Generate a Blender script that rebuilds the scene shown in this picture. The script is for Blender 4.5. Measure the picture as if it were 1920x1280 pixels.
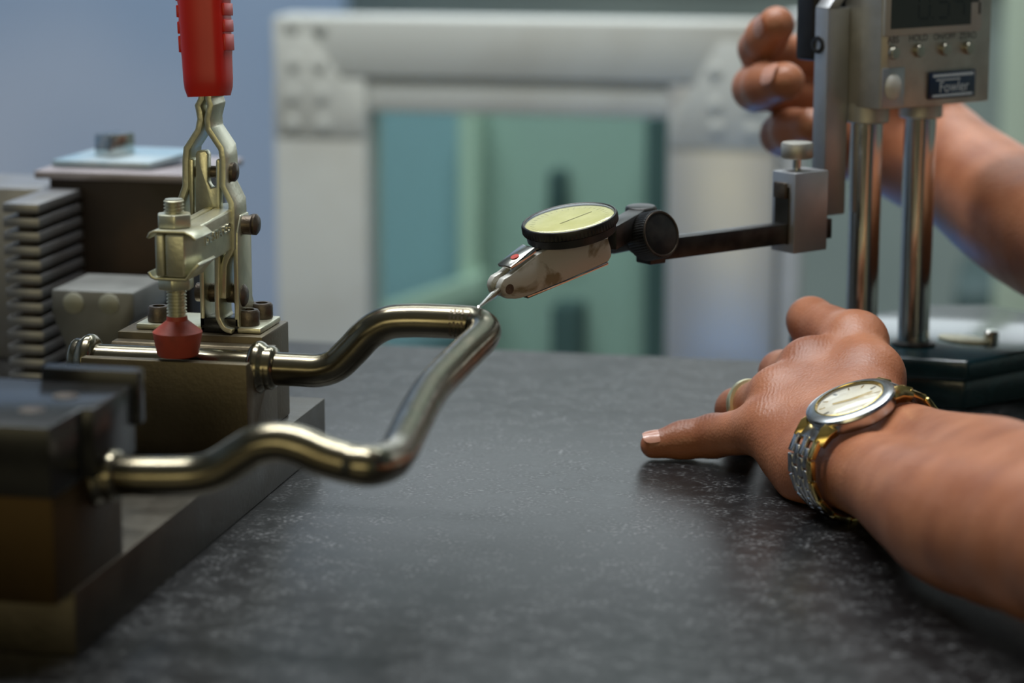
import bpy, bmesh, math, random
import numpy as np
from math import sin, cos, pi, radians, sqrt, atan, atan2
from mathutils import Vector, Matrix

random.seed(4)
rng = np.random.default_rng(4)
SC = bpy.context.scene
COL = SC.collection
for o in list(bpy.data.objects):
    bpy.data.objects.remove(o)

# ------------------------------------------------------------------ camera
FPX = 4600.0                       # focal length in pixels of a 1920 wide frame
CAM_H = 0.233                      # height above the granite plate (plate top is z = 0)
PITCH = radians(11.43)
YAW = atan(991 * cos(PITCH) / FPX)
CP = np.array([0.0, 0.0, CAM_H])
CF = np.array([-sin(YAW) * cos(PITCH), cos(YAW) * cos(PITCH), -sin(PITCH)])
CR = np.array([cos(YAW), sin(YAW), 0.0])
CU = np.cross(CR, CF)
FH = np.array([-sin(YAW), cos(YAW), 0.0])

cam_d = bpy.data.cameras.new('camera')
cam_d.sensor_width = 36.0
cam_d.lens = FPX / 1920 * 36.0
cam_d.clip_start = 0.02
cam_d.dof.use_dof = True
cam_d.dof.focus_distance = 0.905
cam_d.dof.aperture_fstop = 6.5
cam_d.dof.aperture_blades = 7
cam = bpy.data.objects.new('camera', cam_d)
COL.objects.link(cam)
cam.location = CP
cam.rotation_euler = (pi / 2 - PITCH, 0, YAW)
SC.camera = cam

# ------------------------------------------------------------------ light and exposure
SC.view_settings.view_transform = 'Standard'
SC.view_settings.look = 'None'
SC.view_settings.gamma = 1.0
SC.view_settings.exposure = 0.0
world = bpy.data.worlds.new('world')
SC.world = world
world.use_nodes = True
world.node_tree.nodes['Background'].inputs[0].default_value = (0.55, 0.62, 0.72, 1)
world.node_tree.nodes['Background'].inputs[1].default_value = 0.3


def area(name, loc, target, sx, sy, power, color):
    l = bpy.data.lights.new(name, 'AREA')
    l.shape = 'RECTANGLE'
    l.size = sx
    l.size_y = sy
    l.energy = power
    l.color = color
    ob = bpy.data.objects.new(name, l)
    COL.objects.link(ob)
    ob.location = loc
    ob.rotation_euler = (Vector(target) - Vector(loc)).to_track_quat('-Z', 'Y').to_euler()
    return ob


area('ceiling_lamp_light', (-0.75, 1.95, 1.82), (-0.75, 1.95, 0), 1.5, 0.35, 15, (0.86, 0.95, 1.0))
area('ceiling_lamp_light', (-0.45, 0.98, 1.82), (-0.45, 0.98, 0), 1.5, 0.30, 42, (0.95, 0.98, 1.0))
area('ceiling_lamp_light', (0.2, 2.7, 1.82), (0.2, 2.7, 0), 1.5, 0.35, 16, (0.88, 0.96, 1.0))
area('back_window_daylight', (-0.4, 3.16, 0.46), (-0.4, 0.0, 0.46), 3.4, 0.62, 8.5, (0.87, 0.94, 1.0))
WINX = 0.15
area('window_daylight', (WINX, -2.44, 0.72), (WINX, 1.0, 0.72), 3.6, 0.8, 17, (1.0, 0.88, 0.50))

# ------------------------------------------------------------------ pixel <-> world helpers (used once, to survey the place)


def ray(x, y):
    return CF + (x - 960) / FPX * CR - (y - 640) / FPX * CU


def Pd(x, y, d):
    return CP + d * ray(x, y)


def Pax(x, y, ax, v):
    r = ray(x, y)
    return CP + (v - CP[ax]) / r[ax] * r


def Px(x, y, v): return Pax(x, y, 0, v)
def Py(x, y, v): return Pax(x, y, 1, v)
def Pz(x, y, v): return Pax(x, y, 2, v)


def Pp(x, y, p0, n):
    r = ray(x, y)
    return CP + r * (np.dot(np.array(p0) - CP, n) / np.dot(r, n))


def c2w(v):                        # camera (right, up, forward) direction to world
    return v[0] * CR + v[1] * CU + v[2] * CF


def nrm(v):
    v = np.array(v, float)
    return v / np.linalg.norm(v)


# ------------------------------------------------------------------ materials
MATS = {}


def mat(name, color, rough=0.5, metal=0.0, color2=None, scale=60.0, mix=(0.4, 0.65), bump=0.0, bscale=None,
        spec=0.5, coat=0.0, rough2=None, aniso=0.0, detail=4.0, stretch=(1, 1, 1), sss=0.0, bdist=0.0005, extra=None):
    if name in MATS:
        return MATS[name]
    m = bpy.data.materials.new(name)
    m.use_nodes = True
    nt = m.node_tree
    b = nt.nodes['Principled BSDF']
    b.inputs['Base Color'].default_value = (*color, 1)
    b.inputs['Roughness'].default_value = rough
    b.inputs['Metallic'].default_value = metal
    b.inputs['Specular IOR Level'].default_value = spec
    b.inputs['Coat Weight'].default_value = coat
    if sss:
        b.inputs['Subsurface Weight'].default_value = sss
        b.inputs['Subsurface Radius'].default_value = (1.0, 0.35, 0.2)
        b.inputs['Subsurface Scale'].default_value = 0.004
    tc = nt.nodes.new('ShaderNodeTexCoord')
    mp = nt.nodes.new('ShaderNodeMapping')
    mp.inputs['Scale'].default_value = stretch
    nt.links.new(tc.outputs['Object'], mp.inputs['Vector'])
    nz = nt.nodes.new('ShaderNodeTexNoise')
    nz.inputs['Scale'].default_value = scale
    nz.inputs['Detail'].default_value = detail
    nt.links.new(mp.outputs[0], nz.inputs['Vector'])
    if color2 is not None:
        r = nt.nodes.new('ShaderNodeValToRGB')
        r.color_ramp.elements[0].position = mix[0]
        r.color_ramp.elements[1].position = mix[1]
        r.color_ramp.elements[0].color = (*color, 1)
        r.color_ramp.elements[1].color = (*color2, 1)
        nt.links.new(nz.outputs['Fac'], r.inputs['Fac'])
        nt.links.new(r.outputs['Color'], b.inputs['Base Color'])
    if rough2 is not None:
        mr = nt.nodes.new('ShaderNodeMapRange')
        mr.inputs['From Min'].default_value = 0.3
        mr.inputs['From Max'].default_value = 0.7
        mr.inputs['To Min'].default_value = rough
        mr.inputs['To Max'].default_value = rough2
        nt.links.new(nz.outputs['Fac'], mr.inputs['Value'])
        nt.links.new(mr.outputs[0], b.inputs['Roughness'])
    if bump:
        n2 = nt.nodes.new('ShaderNodeTexNoise')
        n2.inputs['Scale'].default_value = bscale or scale * 6
        n2.inputs['Detail'].default_value = 5
        nt.links.new(mp.outputs[0], n2.inputs['Vector'])
        bp = nt.nodes.new('ShaderNodeBump')
        bp.inputs['Strength'].default_value = bump
        bp.inputs['Distance'].default_value = bdist
        nt.links.new(n2.outputs['Fac'], bp.inputs['Height'])
        nt.links.new(bp.outputs[0], b.inputs['Normal'])
    if extra:
        extra(nt, b, tc)
    MATS[name] = m
    return m


def granite_extra(nt, b, tc):
    # pale mineral flecks and broad cloudy wear
    L = nt.links.new
    v = nt.nodes.new('ShaderNodeTexNoise'); v.inputs['Scale'].default_value = 620; v.inputs['Detail'].default_value = 3
    w = nt.nodes.new('ShaderNodeTexNoise'); w.inputs['Scale'].default_value = 130; w.inputs['Detail'].default_value = 6; w.inputs['Roughness'].default_value = 0.7
    L(tc.outputs['Object'], v.inputs['Vector']); L(tc.outputs['Object'], w.inputs['Vector'])
    r1 = nt.nodes.new('ShaderNodeValToRGB')
    r1.color_ramp.elements[0].position = 0.50; r1.color_ramp.elements[1].position = 0.64
    L(v.outputs['Fac'], r1.inputs['Fac'])
    r2 = nt.nodes.new('ShaderNodeValToRGB')
    r2.color_ramp.elements[0].position = 0.45; r2.color_ramp.elements[1].position = 0.68
    L(w.outputs['Fac'], r2.inputs['Fac'])
    mu = nt.nodes.new('ShaderNodeMath'); mu.operation = 'MULTIPLY_ADD'
    L(r1.outputs['Color'], mu.inputs[0]); L(r2.outputs['Color'], mu.inputs[1])
    k = nt.nodes.new('ShaderNodeMath'); k.operation = 'MULTIPLY'; k.inputs[1].default_value = 0.05
    L(r2.outputs['Color'], k.inputs[0]); L(k.outputs[0], mu.inputs[2])
    mx = nt.nodes.new('ShaderNodeMix'); mx.data_type = 'RGBA'
    mx.inputs['A'].default_value = (0.008, 0.008, 0.0085, 1)
    mx.inputs['B'].default_value = (0.165, 0.167, 0.169, 1)
    L(mu.outputs[0], mx.inputs['Factor'])
    L(mx.outputs['Result'], b.inputs['Base Color'])
    mr = nt.nodes.new('ShaderNodeMapRange')
    mr.inputs['To Min'].default_value = 0.22; mr.inputs['To Max'].default_value = 0.44
    L(w.outputs['Fac'], mr.inputs['Value']); L(mr.outputs[0], b.inputs['Roughness'])


def skin_extra(nt, b, tc):
    L = nt.links.new
    at = nt.nodes.new('ShaderNodeAttribute'); at.attribute_name = 'tone'
    n = nt.nodes.new('ShaderNodeTexNoise'); n.inputs['Scale'].default_value = 45; n.inputs['Detail'].default_value = 5
    L(tc.outputs['Object'], n.inputs['Vector'])
    r = nt.nodes.new('ShaderNodeValToRGB')
    r.color_ramp.elements[0].position = 0.3; r.color_ramp.elements[1].position = 0.72
    r.color_ramp.elements[0].color = (0.28, 0.096, 0.044, 1); r.color_ramp.elements[1].color = (0.45, 0.182, 0.092, 1)
    L(n.outputs['Fac'], r.inputs['Fac'])
    mx = nt.nodes.new('ShaderNodeMix'); mx.data_type = 'RGBA'
    L(at.outputs['Fac'], mx.inputs['Factor'])
    L(r.outputs['Color'], mx.inputs['A']); mx.inputs['B'].default_value = (0.20, 0.065, 0.034, 1)
    L(mx.outputs['Result'], b.inputs['Base Color'])
    v = nt.nodes.new('ShaderNodeTexVoronoi'); v.inputs['Scale'].default_value = 900
    L(tc.outputs['Object'], v.inputs['Vector'])
    n3 = nt.nodes.new('ShaderNodeTexNoise'); n3.inputs['Scale'].default_value = 260; n3.inputs['Detail'].default_value = 4
    L(tc.outputs['Object'], n3.inputs['Vector'])
    ad = nt.nodes.new('ShaderNodeMath'); ad.operation = 'MULTIPLY_ADD'; ad.inputs[1].default_value = 0.6
    L(v.outputs['Distance'], ad.inputs[0]); L(n3.outputs['Fac'], ad.inputs[2])
    wv = nt.nodes.new('ShaderNodeTexWave'); wv.inputs['Scale'].default_value = 190; wv.inputs['Distortion'].default_value = 5; wv.inputs['Detail'].default_value = 2
    L(tc.outputs['Object'], wv.inputs['Vector'])
    wt_ = nt.nodes.new('ShaderNodeMath'); wt_.operation = 'MULTIPLY'
    L(wv.outputs['Fac'], wt_.inputs[0]); L(at.outputs['Fac'], wt_.inputs[1])
    ad2 = nt.nodes.new('ShaderNodeMath'); ad2.operation = 'MULTIPLY_ADD'; ad2.inputs[1].default_value = 1.6
    L(wt_.outputs[0], ad2.inputs[0]); L(ad.outputs[0], ad2.inputs[2])
    bp = nt.nodes.new('ShaderNodeBump'); bp.inputs['Strength'].default_value = 0.4; bp.inputs['Distance'].default_value = 0.0004
    L(ad2.outputs[0], bp.inputs['Height']); L(bp.outputs[0], b.inputs['Normal'])


def stain_extra(nt, b, tc):
    L = nt.links.new
    n = nt.nodes.new('ShaderNodeTexNoise'); n.inputs['Scale'].default_value = 62; n.inputs['Detail'].default_value = 7; n.inputs['Distortion'].default_value = 0.6
    L(tc.outputs['Object'], n.inputs['Vector'])
    r = nt.nodes.new('ShaderNodeValToRGB')
    e = r.color_ramp.elements
    e[0].position = 0.53; e[0].color = (0.47, 0.46, 0.42, 1); e[1].position = 0.60; e[1].color = (0.21, 0.175, 0.11, 1)
    L(n.outputs['Fac'], r.inputs['Fac']); L(r.outputs['Color'], b.inputs['Base Color'])


GRANITE = mat('black_granite', (0.02, 0.02, 0.02), 0.35, spec=0.38, extra=granite_extra)
SKIN = mat('skin', (0.4, 0.18, 0.1), 0.42, spec=0.45, sss=0.10, extra=skin_extra)
NAIL = mat('nail', (0.54, 0.26, 0.18), 0.24, color2=(0.60, 0.32, 0.24), scale=200, spec=0.6)
FIXSTEEL = mat('oiled_tool_steel', (0.115, 0.092, 0.058), 0.40, 0.85, (0.165, 0.135, 0.085), 40, (0.35, 0.7), 0.25, 500, rough2=0.52)
PLATESTEEL = mat('ground_plate_steel', (0.070, 0.060, 0.045), 0.31, 0.95, (0.105, 0.092, 0.072), 55, (0.4, 0.75), 0.2, 420, rough2=0.45)
DARKBLOCK = mat('blackened_steel', (0.012, 0.012, 0.012), 0.20, 0.0, (0.020, 0.020, 0.020), 50, rough2=0.26, spec=0.35)
BRONZE = mat('bronze_block', (0.050, 0.030, 0.011), 0.42, 0.85, (0.070, 0.043, 0.017), 30, rough2=0.6)
TUBE = mat('bent_tube_steel', (0.26, 0.23, 0.165), 0.16, 1.0, (0.165, 0.14, 0.092), 130, (0.42, 0.72), 0.10, 260, rough2=0.27, stretch=(0.35, 1, 1))
ZINC = mat('yellow_zinc', (0.70, 0.68, 0.51), 0.30, 0.82, (0.55, 0.54, 0.41), 120, (0.4, 0.7), 0.15, 700, rough2=0.38)
BOLTMAT = mat('bolt_brown', (0.09, 0.07, 0.055), 0.42, 0.8, (0.15, 0.12, 0.09), 150, bump=0.3)
REDGRIP = mat('red_vinyl', (0.62, 0.018, 0.009), 0.36, 0, (0.70, 0.024, 0.011), 30, spec=0.45)
REDRUB = mat('red_rubber', (0.40, 0.055, 0.028), 0.55, 0, (0.25, 0.040, 0.025), 110, (0.45, 0.72), 0.3, 500)
SATIN = mat('satin_steel', (0.50, 0.49, 0.44), 0.40, 0.7, (0.41, 0.40, 0.36), 90, rough2=0.5, bump=0.06, bscale=800)
SATIN_BLUE = mat('ground_steel', (0.50, 0.51, 0.52), 0.42, 0.9, (0.43, 0.44, 0.45), 60, rough2=0.5)
CHROME = mat('polished_chrome', (0.62, 0.61, 0.57), 0.14, 1.0, (0.55, 0.54, 0.50), 50, rough2=0.2)
BLACKOX = mat('black_oxide', (0.014, 0.014, 0.014), 0.32, 0.4, (0.035, 0.033, 0.03), 140, rough2=0.45, spec=0.5)
BLACKPL = mat('black_plastic', (0.010, 0.010, 0.011), 0.38, spec=0.5, color2=(0.018, 0.018, 0.02), scale=80)
INDBODY = mat('stained_satin_chrome', (0.5, 0.47, 0.41), 0.48, 0.25, extra=stain_extra)
INDEDGE = mat('bright_chrome', (0.72, 0.70, 0.65), 0.18, 1.0, (0.66, 0.62, 0.52), 150)
DIALFACE = mat('dial_face_yellow', (0.66, 0.65, 0.34), 0.45, color2=(0.58, 0.57, 0.26), scale=120)
RED = mat('red_paint_dot', (0.45, 0.03, 0.015), 0.4, color2=(0.38, 0.03, 0.015), scale=400)
TEAL = mat('teal_hammered_paint', (0.006, 0.028, 0.036), 0.20, 0, (0.010, 0.040, 0.050), 120, bump=0.25, bscale=380, spec=0.6, coat=0.4)
GOLD = mat('gold_plate', (0.78, 0.58, 0.22), 0.20, 1.0, (0.70, 0.52, 0.20), 300)
RINGGOLD = mat('ring_gold', (0.95, 0.84, 0.50), 0.28, 0.9, (0.92, 0.80, 0.46), 300)
WSTEEL = mat('watch_steel', (0.62, 0.62, 0.62), 0.22, 1.0, (0.55, 0.55, 0.55), 300)
WDIAL = mat('watch_dial_cream', (0.78, 0.75, 0.66), 0.4, color2=(0.74, 0.70, 0.60), scale=300)
INK = mat('dark_ink', (0.04, 0.04, 0.042), 0.5, color2=(0.06, 0.06, 0.06), scale=300)
GREYINK = mat('grey_print', (0.10, 0.10, 0.095), 0.5, color2=(0.13, 0.13, 0.12), scale=300)
FAINTINK = mat('glare_washed_ink', (0.42, 0.41, 0.22), 0.5, color2=(0.38, 0.37, 0.20), scale=300)  # dial marks paled, glare on the crystal put into their colour
LCD = mat('lcd_glass', (0.022, 0.026, 0.022), 0.16, color2=(0.026, 0.030, 0.026), scale=60, spec=0.5)
LCDSEG = mat('lcd_segment', (0.006, 0.008, 0.007), 0.25, color2=(0.008, 0.010, 0.009), scale=60)
BADGE = mat('navy_badge', (0.008, 0.018, 0.055), 0.22, color2=(0.010, 0.022, 0.065), scale=90, spec=0.6)
SILVERPRINT = mat('silver_print', (0.75, 0.73, 0.80), 0.25, 0.7, (0.68, 0.66, 0.74), 300)
PALEREFLECT = mat('pale_reflection', (0.55, 0.53, 0.38), 0.45, 0.3, (0.45, 0.43, 0.30), 160)
PALEKEY = mat('pale_key_plastic', (0.62, 0.63, 0.61), 0.35, color2=(0.58, 0.59, 0.57), scale=120)
BUTTON = mat('button_steel', (0.42, 0.40, 0.33), 0.32, 0.9, (0.36, 0.34, 0.28), 200)
GREYPLASTIC = mat('light_grey_plastic', (0.44, 0.45, 0.44), 0.4, color2=(0.40, 0.41, 0.40), scale=90)
WHITEFRAME = mat('white_powder_coat', (0.56, 0.575, 0.53), 0.38, 0, (0.47, 0.465, 0.41), 9, (0.52, 0.75), spec=0.5)
BAREALU = mat('bare_aluminium', (0.74, 0.75, 0.74), 0.34, 0.75, (0.70, 0.71, 0.70), 9, rough2=0.42)
BLUEWALL = mat('blue_painted_wall', (0.19, 0.30, 0.47), 0.6, 0, (0.45, 0.51, 0.63), 1.6, (0.38, 0.66), detail=2.0)
GREYWALL = mat('grey_green_wall', (0.30, 0.36, 0.33), 0.7, 0, (0.24, 0.29, 0.27), 2.0)
TEALPANEL = mat('teal_machine_panel', (0.36, 0.46, 0.40), 0.5, 0, (0.42, 0.52, 0.45), 3.0)
BLUEPANEL = mat('blue_machine_panel', (0.26, 0.40, 0.45), 0.5, 0, (0.31, 0.45, 0.49), 3.0)
PALEPOST = mat('pale_green_post', (0.50, 0.60, 0.48), 0.5, 0, (0.46, 0.55, 0.44), 8.0)
DARKPANEL = mat('dark_teal_panel', (0.05, 0.085, 0.085), 0.5, 0, (0.06, 0.10, 0.10), 5.0)
FLOORM = mat('shop_floor_concrete', (0.22, 0.22, 0.22), 0.55, 0, (0.17, 0.17, 0.175), 3.0)
CEILM = mat('ceiling_paint', (0.42, 0.43, 0.43), 0.8, 0, (0.38, 0.39, 0.39), 3.0)
FRONTW = mat('brown_block_wall', (0.10, 0.085, 0.06), 0.8, 0, (0.075, 0.065, 0.048), 3.0)
BGSTEEL = mat('grey_steel_plate', (0.34, 0.34, 0.35), 0.38, 0.8, (0.26, 0.25, 0.24), 40, rough2=0.5)
BGBRONZE = mat('brownish_steel_edge', (0.24, 0.19, 0.12), 0.45, 0.7, (0.17, 0.135, 0.085), 60)
VBLOCK = mat('weathered_iron', (0.20, 0.20, 0.185), 0.5, 0.5, (0.14, 0.14, 0.13), 45)
PALESPOT = mat('pale_plug', (0.36, 0.36, 0.29), 0.55, 0.2, (0.31, 0.31, 0.25), 90)
DARKBROWN = mat('dark_brown_iron', (0.022, 0.014, 0.010), 0.5, 0.3, (0.05, 0.028, 0.016), 22, (0.5, 0.7))
PINKGREY = mat('pinkish_grey_edge', (0.36, 0.32, 0.33), 0.5, 0.3, (0.28, 0.25, 0.26), 50)
PALEBLUE = mat('pale_blue_pad', (0.26, 0.38, 0.46), 0.4, 0.2, (0.42, 0.50, 0.54), 28, (0.42, 0.6))
BLUEPLASTIC = mat('blue_plastic', (0.09, 0.30, 0.72), 0.4, color2=(0.10, 0.32, 0.75), scale=10)


def glass_mat(name, color, alpha_mix, rough=0.03, spec=0.5):
    m = bpy.data.materials.new(name)
    m.use_nodes = True
    nt = m.node_tree
    nt.nodes.clear()
    out = nt.nodes.new('ShaderNodeOutputMaterial')
    t = nt.nodes.new('ShaderNodeBsdfTransparent'); t.inputs[0].default_value = (*color, 1)
    g = nt.nodes.new('ShaderNodeBsdfGlossy'); g.inputs['Roughness'].default_value = rough
    n = nt.nodes.new('ShaderNodeTexNoise'); n.inputs['Scale'].default_value = 30
    fr = nt.nodes.new('ShaderNodeFresnel'); fr.inputs[0].default_value = 1.45
    ma = nt.nodes.new('ShaderNodeMath'); ma.operation = 'MULTIPLY_ADD'
    ma.inputs[1].default_value = alpha_mix * 0.3; 
    nt.links.new(n.outputs['Fac'], ma.inputs[0]); nt.links.new(fr.outputs[0], ma.inputs[2])
    mx = nt.nodes.new('ShaderNodeMixShader')
    nt.links.new(ma.outputs[0], mx.inputs[0]); nt.links.new(t.outputs[0], mx.inputs[1]); nt.links.new(g.outputs[0], mx.inputs[2])
    nt.links.new(mx.outputs[0], out.inputs[0])
    return m


CRYSTAL = glass_mat('clear_crystal', (0.97, 0.97, 0.95), 0.35, 0.16)
PANE = glass_mat('tinted_polycarbonate', (0.80, 0.90, 0.88), 0.05, 0.06)

# ------------------------------------------------------------------ mesh helpers


def link(name, verts, faces, m, parent=None, smooth=True, bevel=0.0, seg=2, ang=30):
    me = bpy.data.meshes.new(name)
    bm = bmesh.new()
    vs = [bm.verts.new(tuple(float(c) for c in v)) for v in verts]
    for f in faces:
        try:
            bm.faces.new([vs[i] for i in f])
        except ValueError:
            pass
    bmesh.ops.remove_doubles(bm, verts=bm.verts, dist=1e-7)
    bmesh.ops.recalc_face_normals(bm, faces=bm.faces)
    if bevel > 0:
        es = [e for e in bm.edges if len(e.link_faces) == 2 and e.calc_face_angle(0) > radians(ang)]
        bmesh.ops.bevel(bm, geom=es, offset=bevel, segments=seg, profile=0.5, affect='EDGES', clamp_overlap=True)
    bm.to_mesh(me)
    bm.free()
    if smooth:
        me.shade_smooth()
        me.set_sharp_from_angle(angle=radians(38))
    me.materials.append(m)
    ob = bpy.data.objects.new(name, me)
    COL.objects.link(ob)
    # origin to the mesh's own centre, so object coordinates are local
    if len(me.vertices):
        a = np.empty(len(me.vertices) * 3)
        me.vertices.foreach_get('co', a)
        a = a.reshape(-1, 3)
        c = (a.min(0) + a.max(0)) / 2
        a -= c
        me.vertices.foreach_set('co', a.ravel())
        me.update()
        ob.location = c
    if parent is not None:
        attach(ob, parent)
    return ob


WLOC = {}


def attach(ob, parent):
    ob.parent = parent
    # location is in world space and parents carry no rotation or scale: subtract the parent's origin
    ob.location = Vector(ob.location) - world_loc(parent)


def world_loc(ob):
    l = Vector(ob.location)
    p = ob.parent
    while p is not None:
        l = l + Vector(p.location)
        p = p.parent
    return l


def thing(name, loc, label, cat, group=None):
    o = bpy.data.objects.new(name, None)
    o.empty_display_size = 0.01
    COL.objects.link(o)
    o.location = [float(c) for c in loc]
    tag(o, label, cat, group)
    return o


def tag(o, label, cat, group=None):
    o['label'] = label
    o['category'] = cat
    if group:
        o['group'] = group
    return o


def struct(o):
    o['kind'] = 'structure'
    return o


class MB:
    def __init__(s):
        s.v = []
        s.f = []

    def add(s, v, f):
        n = len(s.v)
        s.v += [np.array(p, float) for p in v]
        s.f += [[i + n for i in q] for q in f]
        return s

    def box(s, c, h, ax=None):
        ax = ax if ax is not None else np.eye(3)
        ax = [np.array(a, float) for a in ax]
        c = np.array(c, float)
        v = [c + sx * h[0] * ax[0] + sy * h[1] * ax[1] + sz * h[2] * ax[2] for sx in (-1, 1) for sy in (-1, 1) for sz in (-1, 1)]
        return s.add(v, [(0, 1, 3, 2), (4, 6, 7, 5), (0, 4, 5, 1), (2, 3, 7, 6), (0, 2, 6, 4), (1, 5, 7, 3)])

    def mm(s, x0, x1, y0, y1, z0, z1):
        return s.box(((x0 + x1) / 2, (y0 + y1) / 2, (z0 + z1) / 2), ((x1 - x0) / 2, (y1 - y0) / 2, (z1 - z0) / 2))

    def prism(s, poly, ext):
        n = len(poly)
        poly = [np.array(p, float) for p in poly]
        ext = np.array(ext, float)
        v = poly + [p + ext for p in poly]
        f = [tuple(range(n)), tuple(range(2 * n - 1, n - 1, -1))]
        f += [(i, (i + 1) % n, n + (i + 1) % n, n + i) for i in range(n)]
        return s.add(v, f)

    def lathe(s, prof, o, ax, seg=32, knurl=None, close=True):
        ax = nrm(ax)
        t = np.array([0, 0, 1.0]) if abs(ax[2]) < 0.9 else np.array([1.0, 0, 0])
        u = nrm(np.cross(ax, t))
        w = np.cross(ax, u)
        o = np.array(o, float)
        v = []
        for k, (r, h) in enumerate(prof):
            for i in range(seg):
                a = 2 * pi * i / seg
                rr = r
                if knurl and k in knurl[1]:
                    rr = r - knurl[0] * (i % 2)
                v.append(o + ax * h + u * rr * cos(a) + w * rr * sin(a))
        f = []
        for k in range(len(prof) - 1):
            for i in range(seg):
                j = (i + 1) % seg
                f.append((k * seg + i, k * seg + j, (k + 1) * seg + j, (k + 1) * seg + i))
        if close:
            if prof[0][0] > 0:
                f.append(tuple(range(seg)))
            m = (len(prof) - 1) * seg
            if prof[-1][0] > 0:
                f.append(tuple(m + i for i in reversed(range(seg))))
        return s.add(v, f)

    def sweep(s, pts, r, seg=24, cap=True, sx=1.0, sy=1.0, up=None):
        pts = [np.array(p, float) for p in pts]
        n = len(pts)
        rr = r if hasattr(r, '__len__') else [r] * n
        T = [nrm(pts[min(i + 1, n - 1)] - pts[max(i - 1, 0)]) for i in range(n)]
        u = nrm(np.cross(T[0], up if up is not None else (np.array([0, 0, 1.0]) if abs(T[0][2]) < 0.9 else np.array([1.0, 0, 0]))))
        v = []
        for i in range(n):
            u = nrm(u - T[i] * np.dot(u, T[i]))
            w = np.cross(T[i], u)
            for k in range(seg):
                a = 2 * pi * k / seg
                v.append(pts[i] + rr[i] * (u * cos(a) * sx + w * sin(a) * sy))
        f = []
        for i in range(n - 1):
            for k in range(seg):
                j = (k + 1) % seg
                f.append((i * seg + k, i * seg + j, (i + 1) * seg + j, (i + 1) * seg + k))
        if cap:
            f.append(tuple(range(seg)))
            f.append(tuple((n - 1) * seg + k for k in reversed(range(seg))))
        return s.add(v, f)

    def ribbon(s, pts, side, half, nor, th):
        # a strip of metal: centre line, half width along `side`, thickness th along per-point normal
        pts = [np.array(p, float) for p in pts]
        side = np.array(side, float)
        n = len(pts)
        v = []
        for i in range(n):
            T = nrm(pts[min(i + 1, n - 1)] - pts[max(i - 1, 0)])
            N = nrm(np.cross(T, side))
            if np.dot(N, nor) < 0:
                N = -N
            for a, b in ((-1, -.5), (1, -.5), (1, .5), (-1, .5)):
                v.append(pts[i] + side * half * a + N * th * b)
        f = [(0, 1, 2, 3), tuple(4 * (n - 1) + k for k in (3, 2, 1, 0))]
        for i in range(n - 1):
            for k in range(4):
                j = (k + 1) % 4
                f.append((4 * i + k, 4 * i + j, 4 * i + 4 + j, 4 * i + 4 + k))
        return s.add(v, f)

    def build(s, name, m, parent=None, bevel=0.0, seg=2, smooth=True, ang=30):
        return link(name, s.v, s.f, m, parent, smooth, bevel, seg, ang)


def spline(pts, n=8):
    P = [np.array(p, float) for p in pts]
    P = [2 * P[0] - P[1]] + P + [2 * P[-1] - P[-2]]
    out = []
    for i in range(1, len(P) - 2):
        for k in range(n):
            t = k / n
            a, b, c, d = P[i - 1], P[i], P[i + 1], P[i + 2]
            out.append(0.5 * ((2 * b) + (c - a) * t + (2 * a - 5 * b + 4 * c - d) * t * t + (3 * b - a - 3 * c + d) * t ** 3))
    out.append(P[-2])
    return out


def text_mesh(name, s, size, o, xdir, ydir, m, parent, depth=0.0001, align='CENTER', italic=0.0):
    cu = bpy.data.curves.new(name, 'FONT')
    cu.body = s
    cu.size = size
    cu.extrude = depth
    cu.align_x = align
    cu.align_y = 'CENTER'
    cu.shear = italic
    tmp = bpy.data.objects.new(name + '_tmp', cu)
    COL.objects.link(tmp)
    bpy.context.view_layer.update()
    me = bpy.data.meshes.new_from_object(tmp.evaluated_get(bpy.context.evaluated_depsgraph_get()))
    bpy.data.objects.remove(tmp)
    x, y = nrm(xdir), nrm(ydir)
    z = np.cross(x, y)
    vs = [np.array(o) + x * v.co.x + y * v.co.y + z * v.co.z for v in me.vertices]
    fs = [tuple(p.vertices) for p in me.polygons]
    bpy.data.meshes.remove(me)
    return link(name, vs, fs, m, parent, smooth=False)


def hexprof(c, ax, r, h, rot=0.0):
    ax = nrm(ax)
    t = np.array([0, 0, 1.0]) if abs(ax[2]) < 0.9 else np.array([1.0, 0, 0])
    u = nrm(np.cross(ax, t))
    w = np.cross(ax, u)
    return [np.array(c) + r * (u * cos(rot + i * pi / 3) + w * sin(rot + i * pi / 3)) for i in range(6)], ax * h


# ================================================================== the room
FZ = -0.86
RX0, RX1, RY0, RY1, RZ1 = -2.6, 2.2, -2.5, 3.2, 1.9
struct(MB().mm(RX0, RX1, RY0, RY1, FZ - 0.05, FZ).build('floor', FLOORM))
struct(MB().mm(RX0, RX1, RY0, RY1, RZ1, RZ1 + 0.05).build('ceiling', CEILM))
struct(MB().mm(RX0, RX1, RY1, RY1 + 0.05, FZ, RZ1).build('wall_back', GREYWALL))
struct(MB().mm(RX0, RX1, RY0 - 0.05, RY0, FZ, RZ1).build('wall_front', FRONTW))
struct(MB().mm(RX0 - 0.05, RX0, RY0, RY1, FZ, RZ1).build('wall_left', BLUEWALL))
struct(MB().mm(RX1, RX1 + 0.05, RY0, RY1, FZ, RZ1).build('wall_right', GREYWALL))

# blue partition behind everything on the left
bp_l = Py(-400, 300, 2.55)[0]
bp_r = Py(640, 300, 2.55)[0]
o = MB().mm(bp_l, bp_r, 2.55, 2.59, FZ, 0.95).build('blue_partition', BLUEWALL, None, 0.004)
tag(o, 'tall plain blue partition panel standing behind the steel blocks', 'partition')

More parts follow.
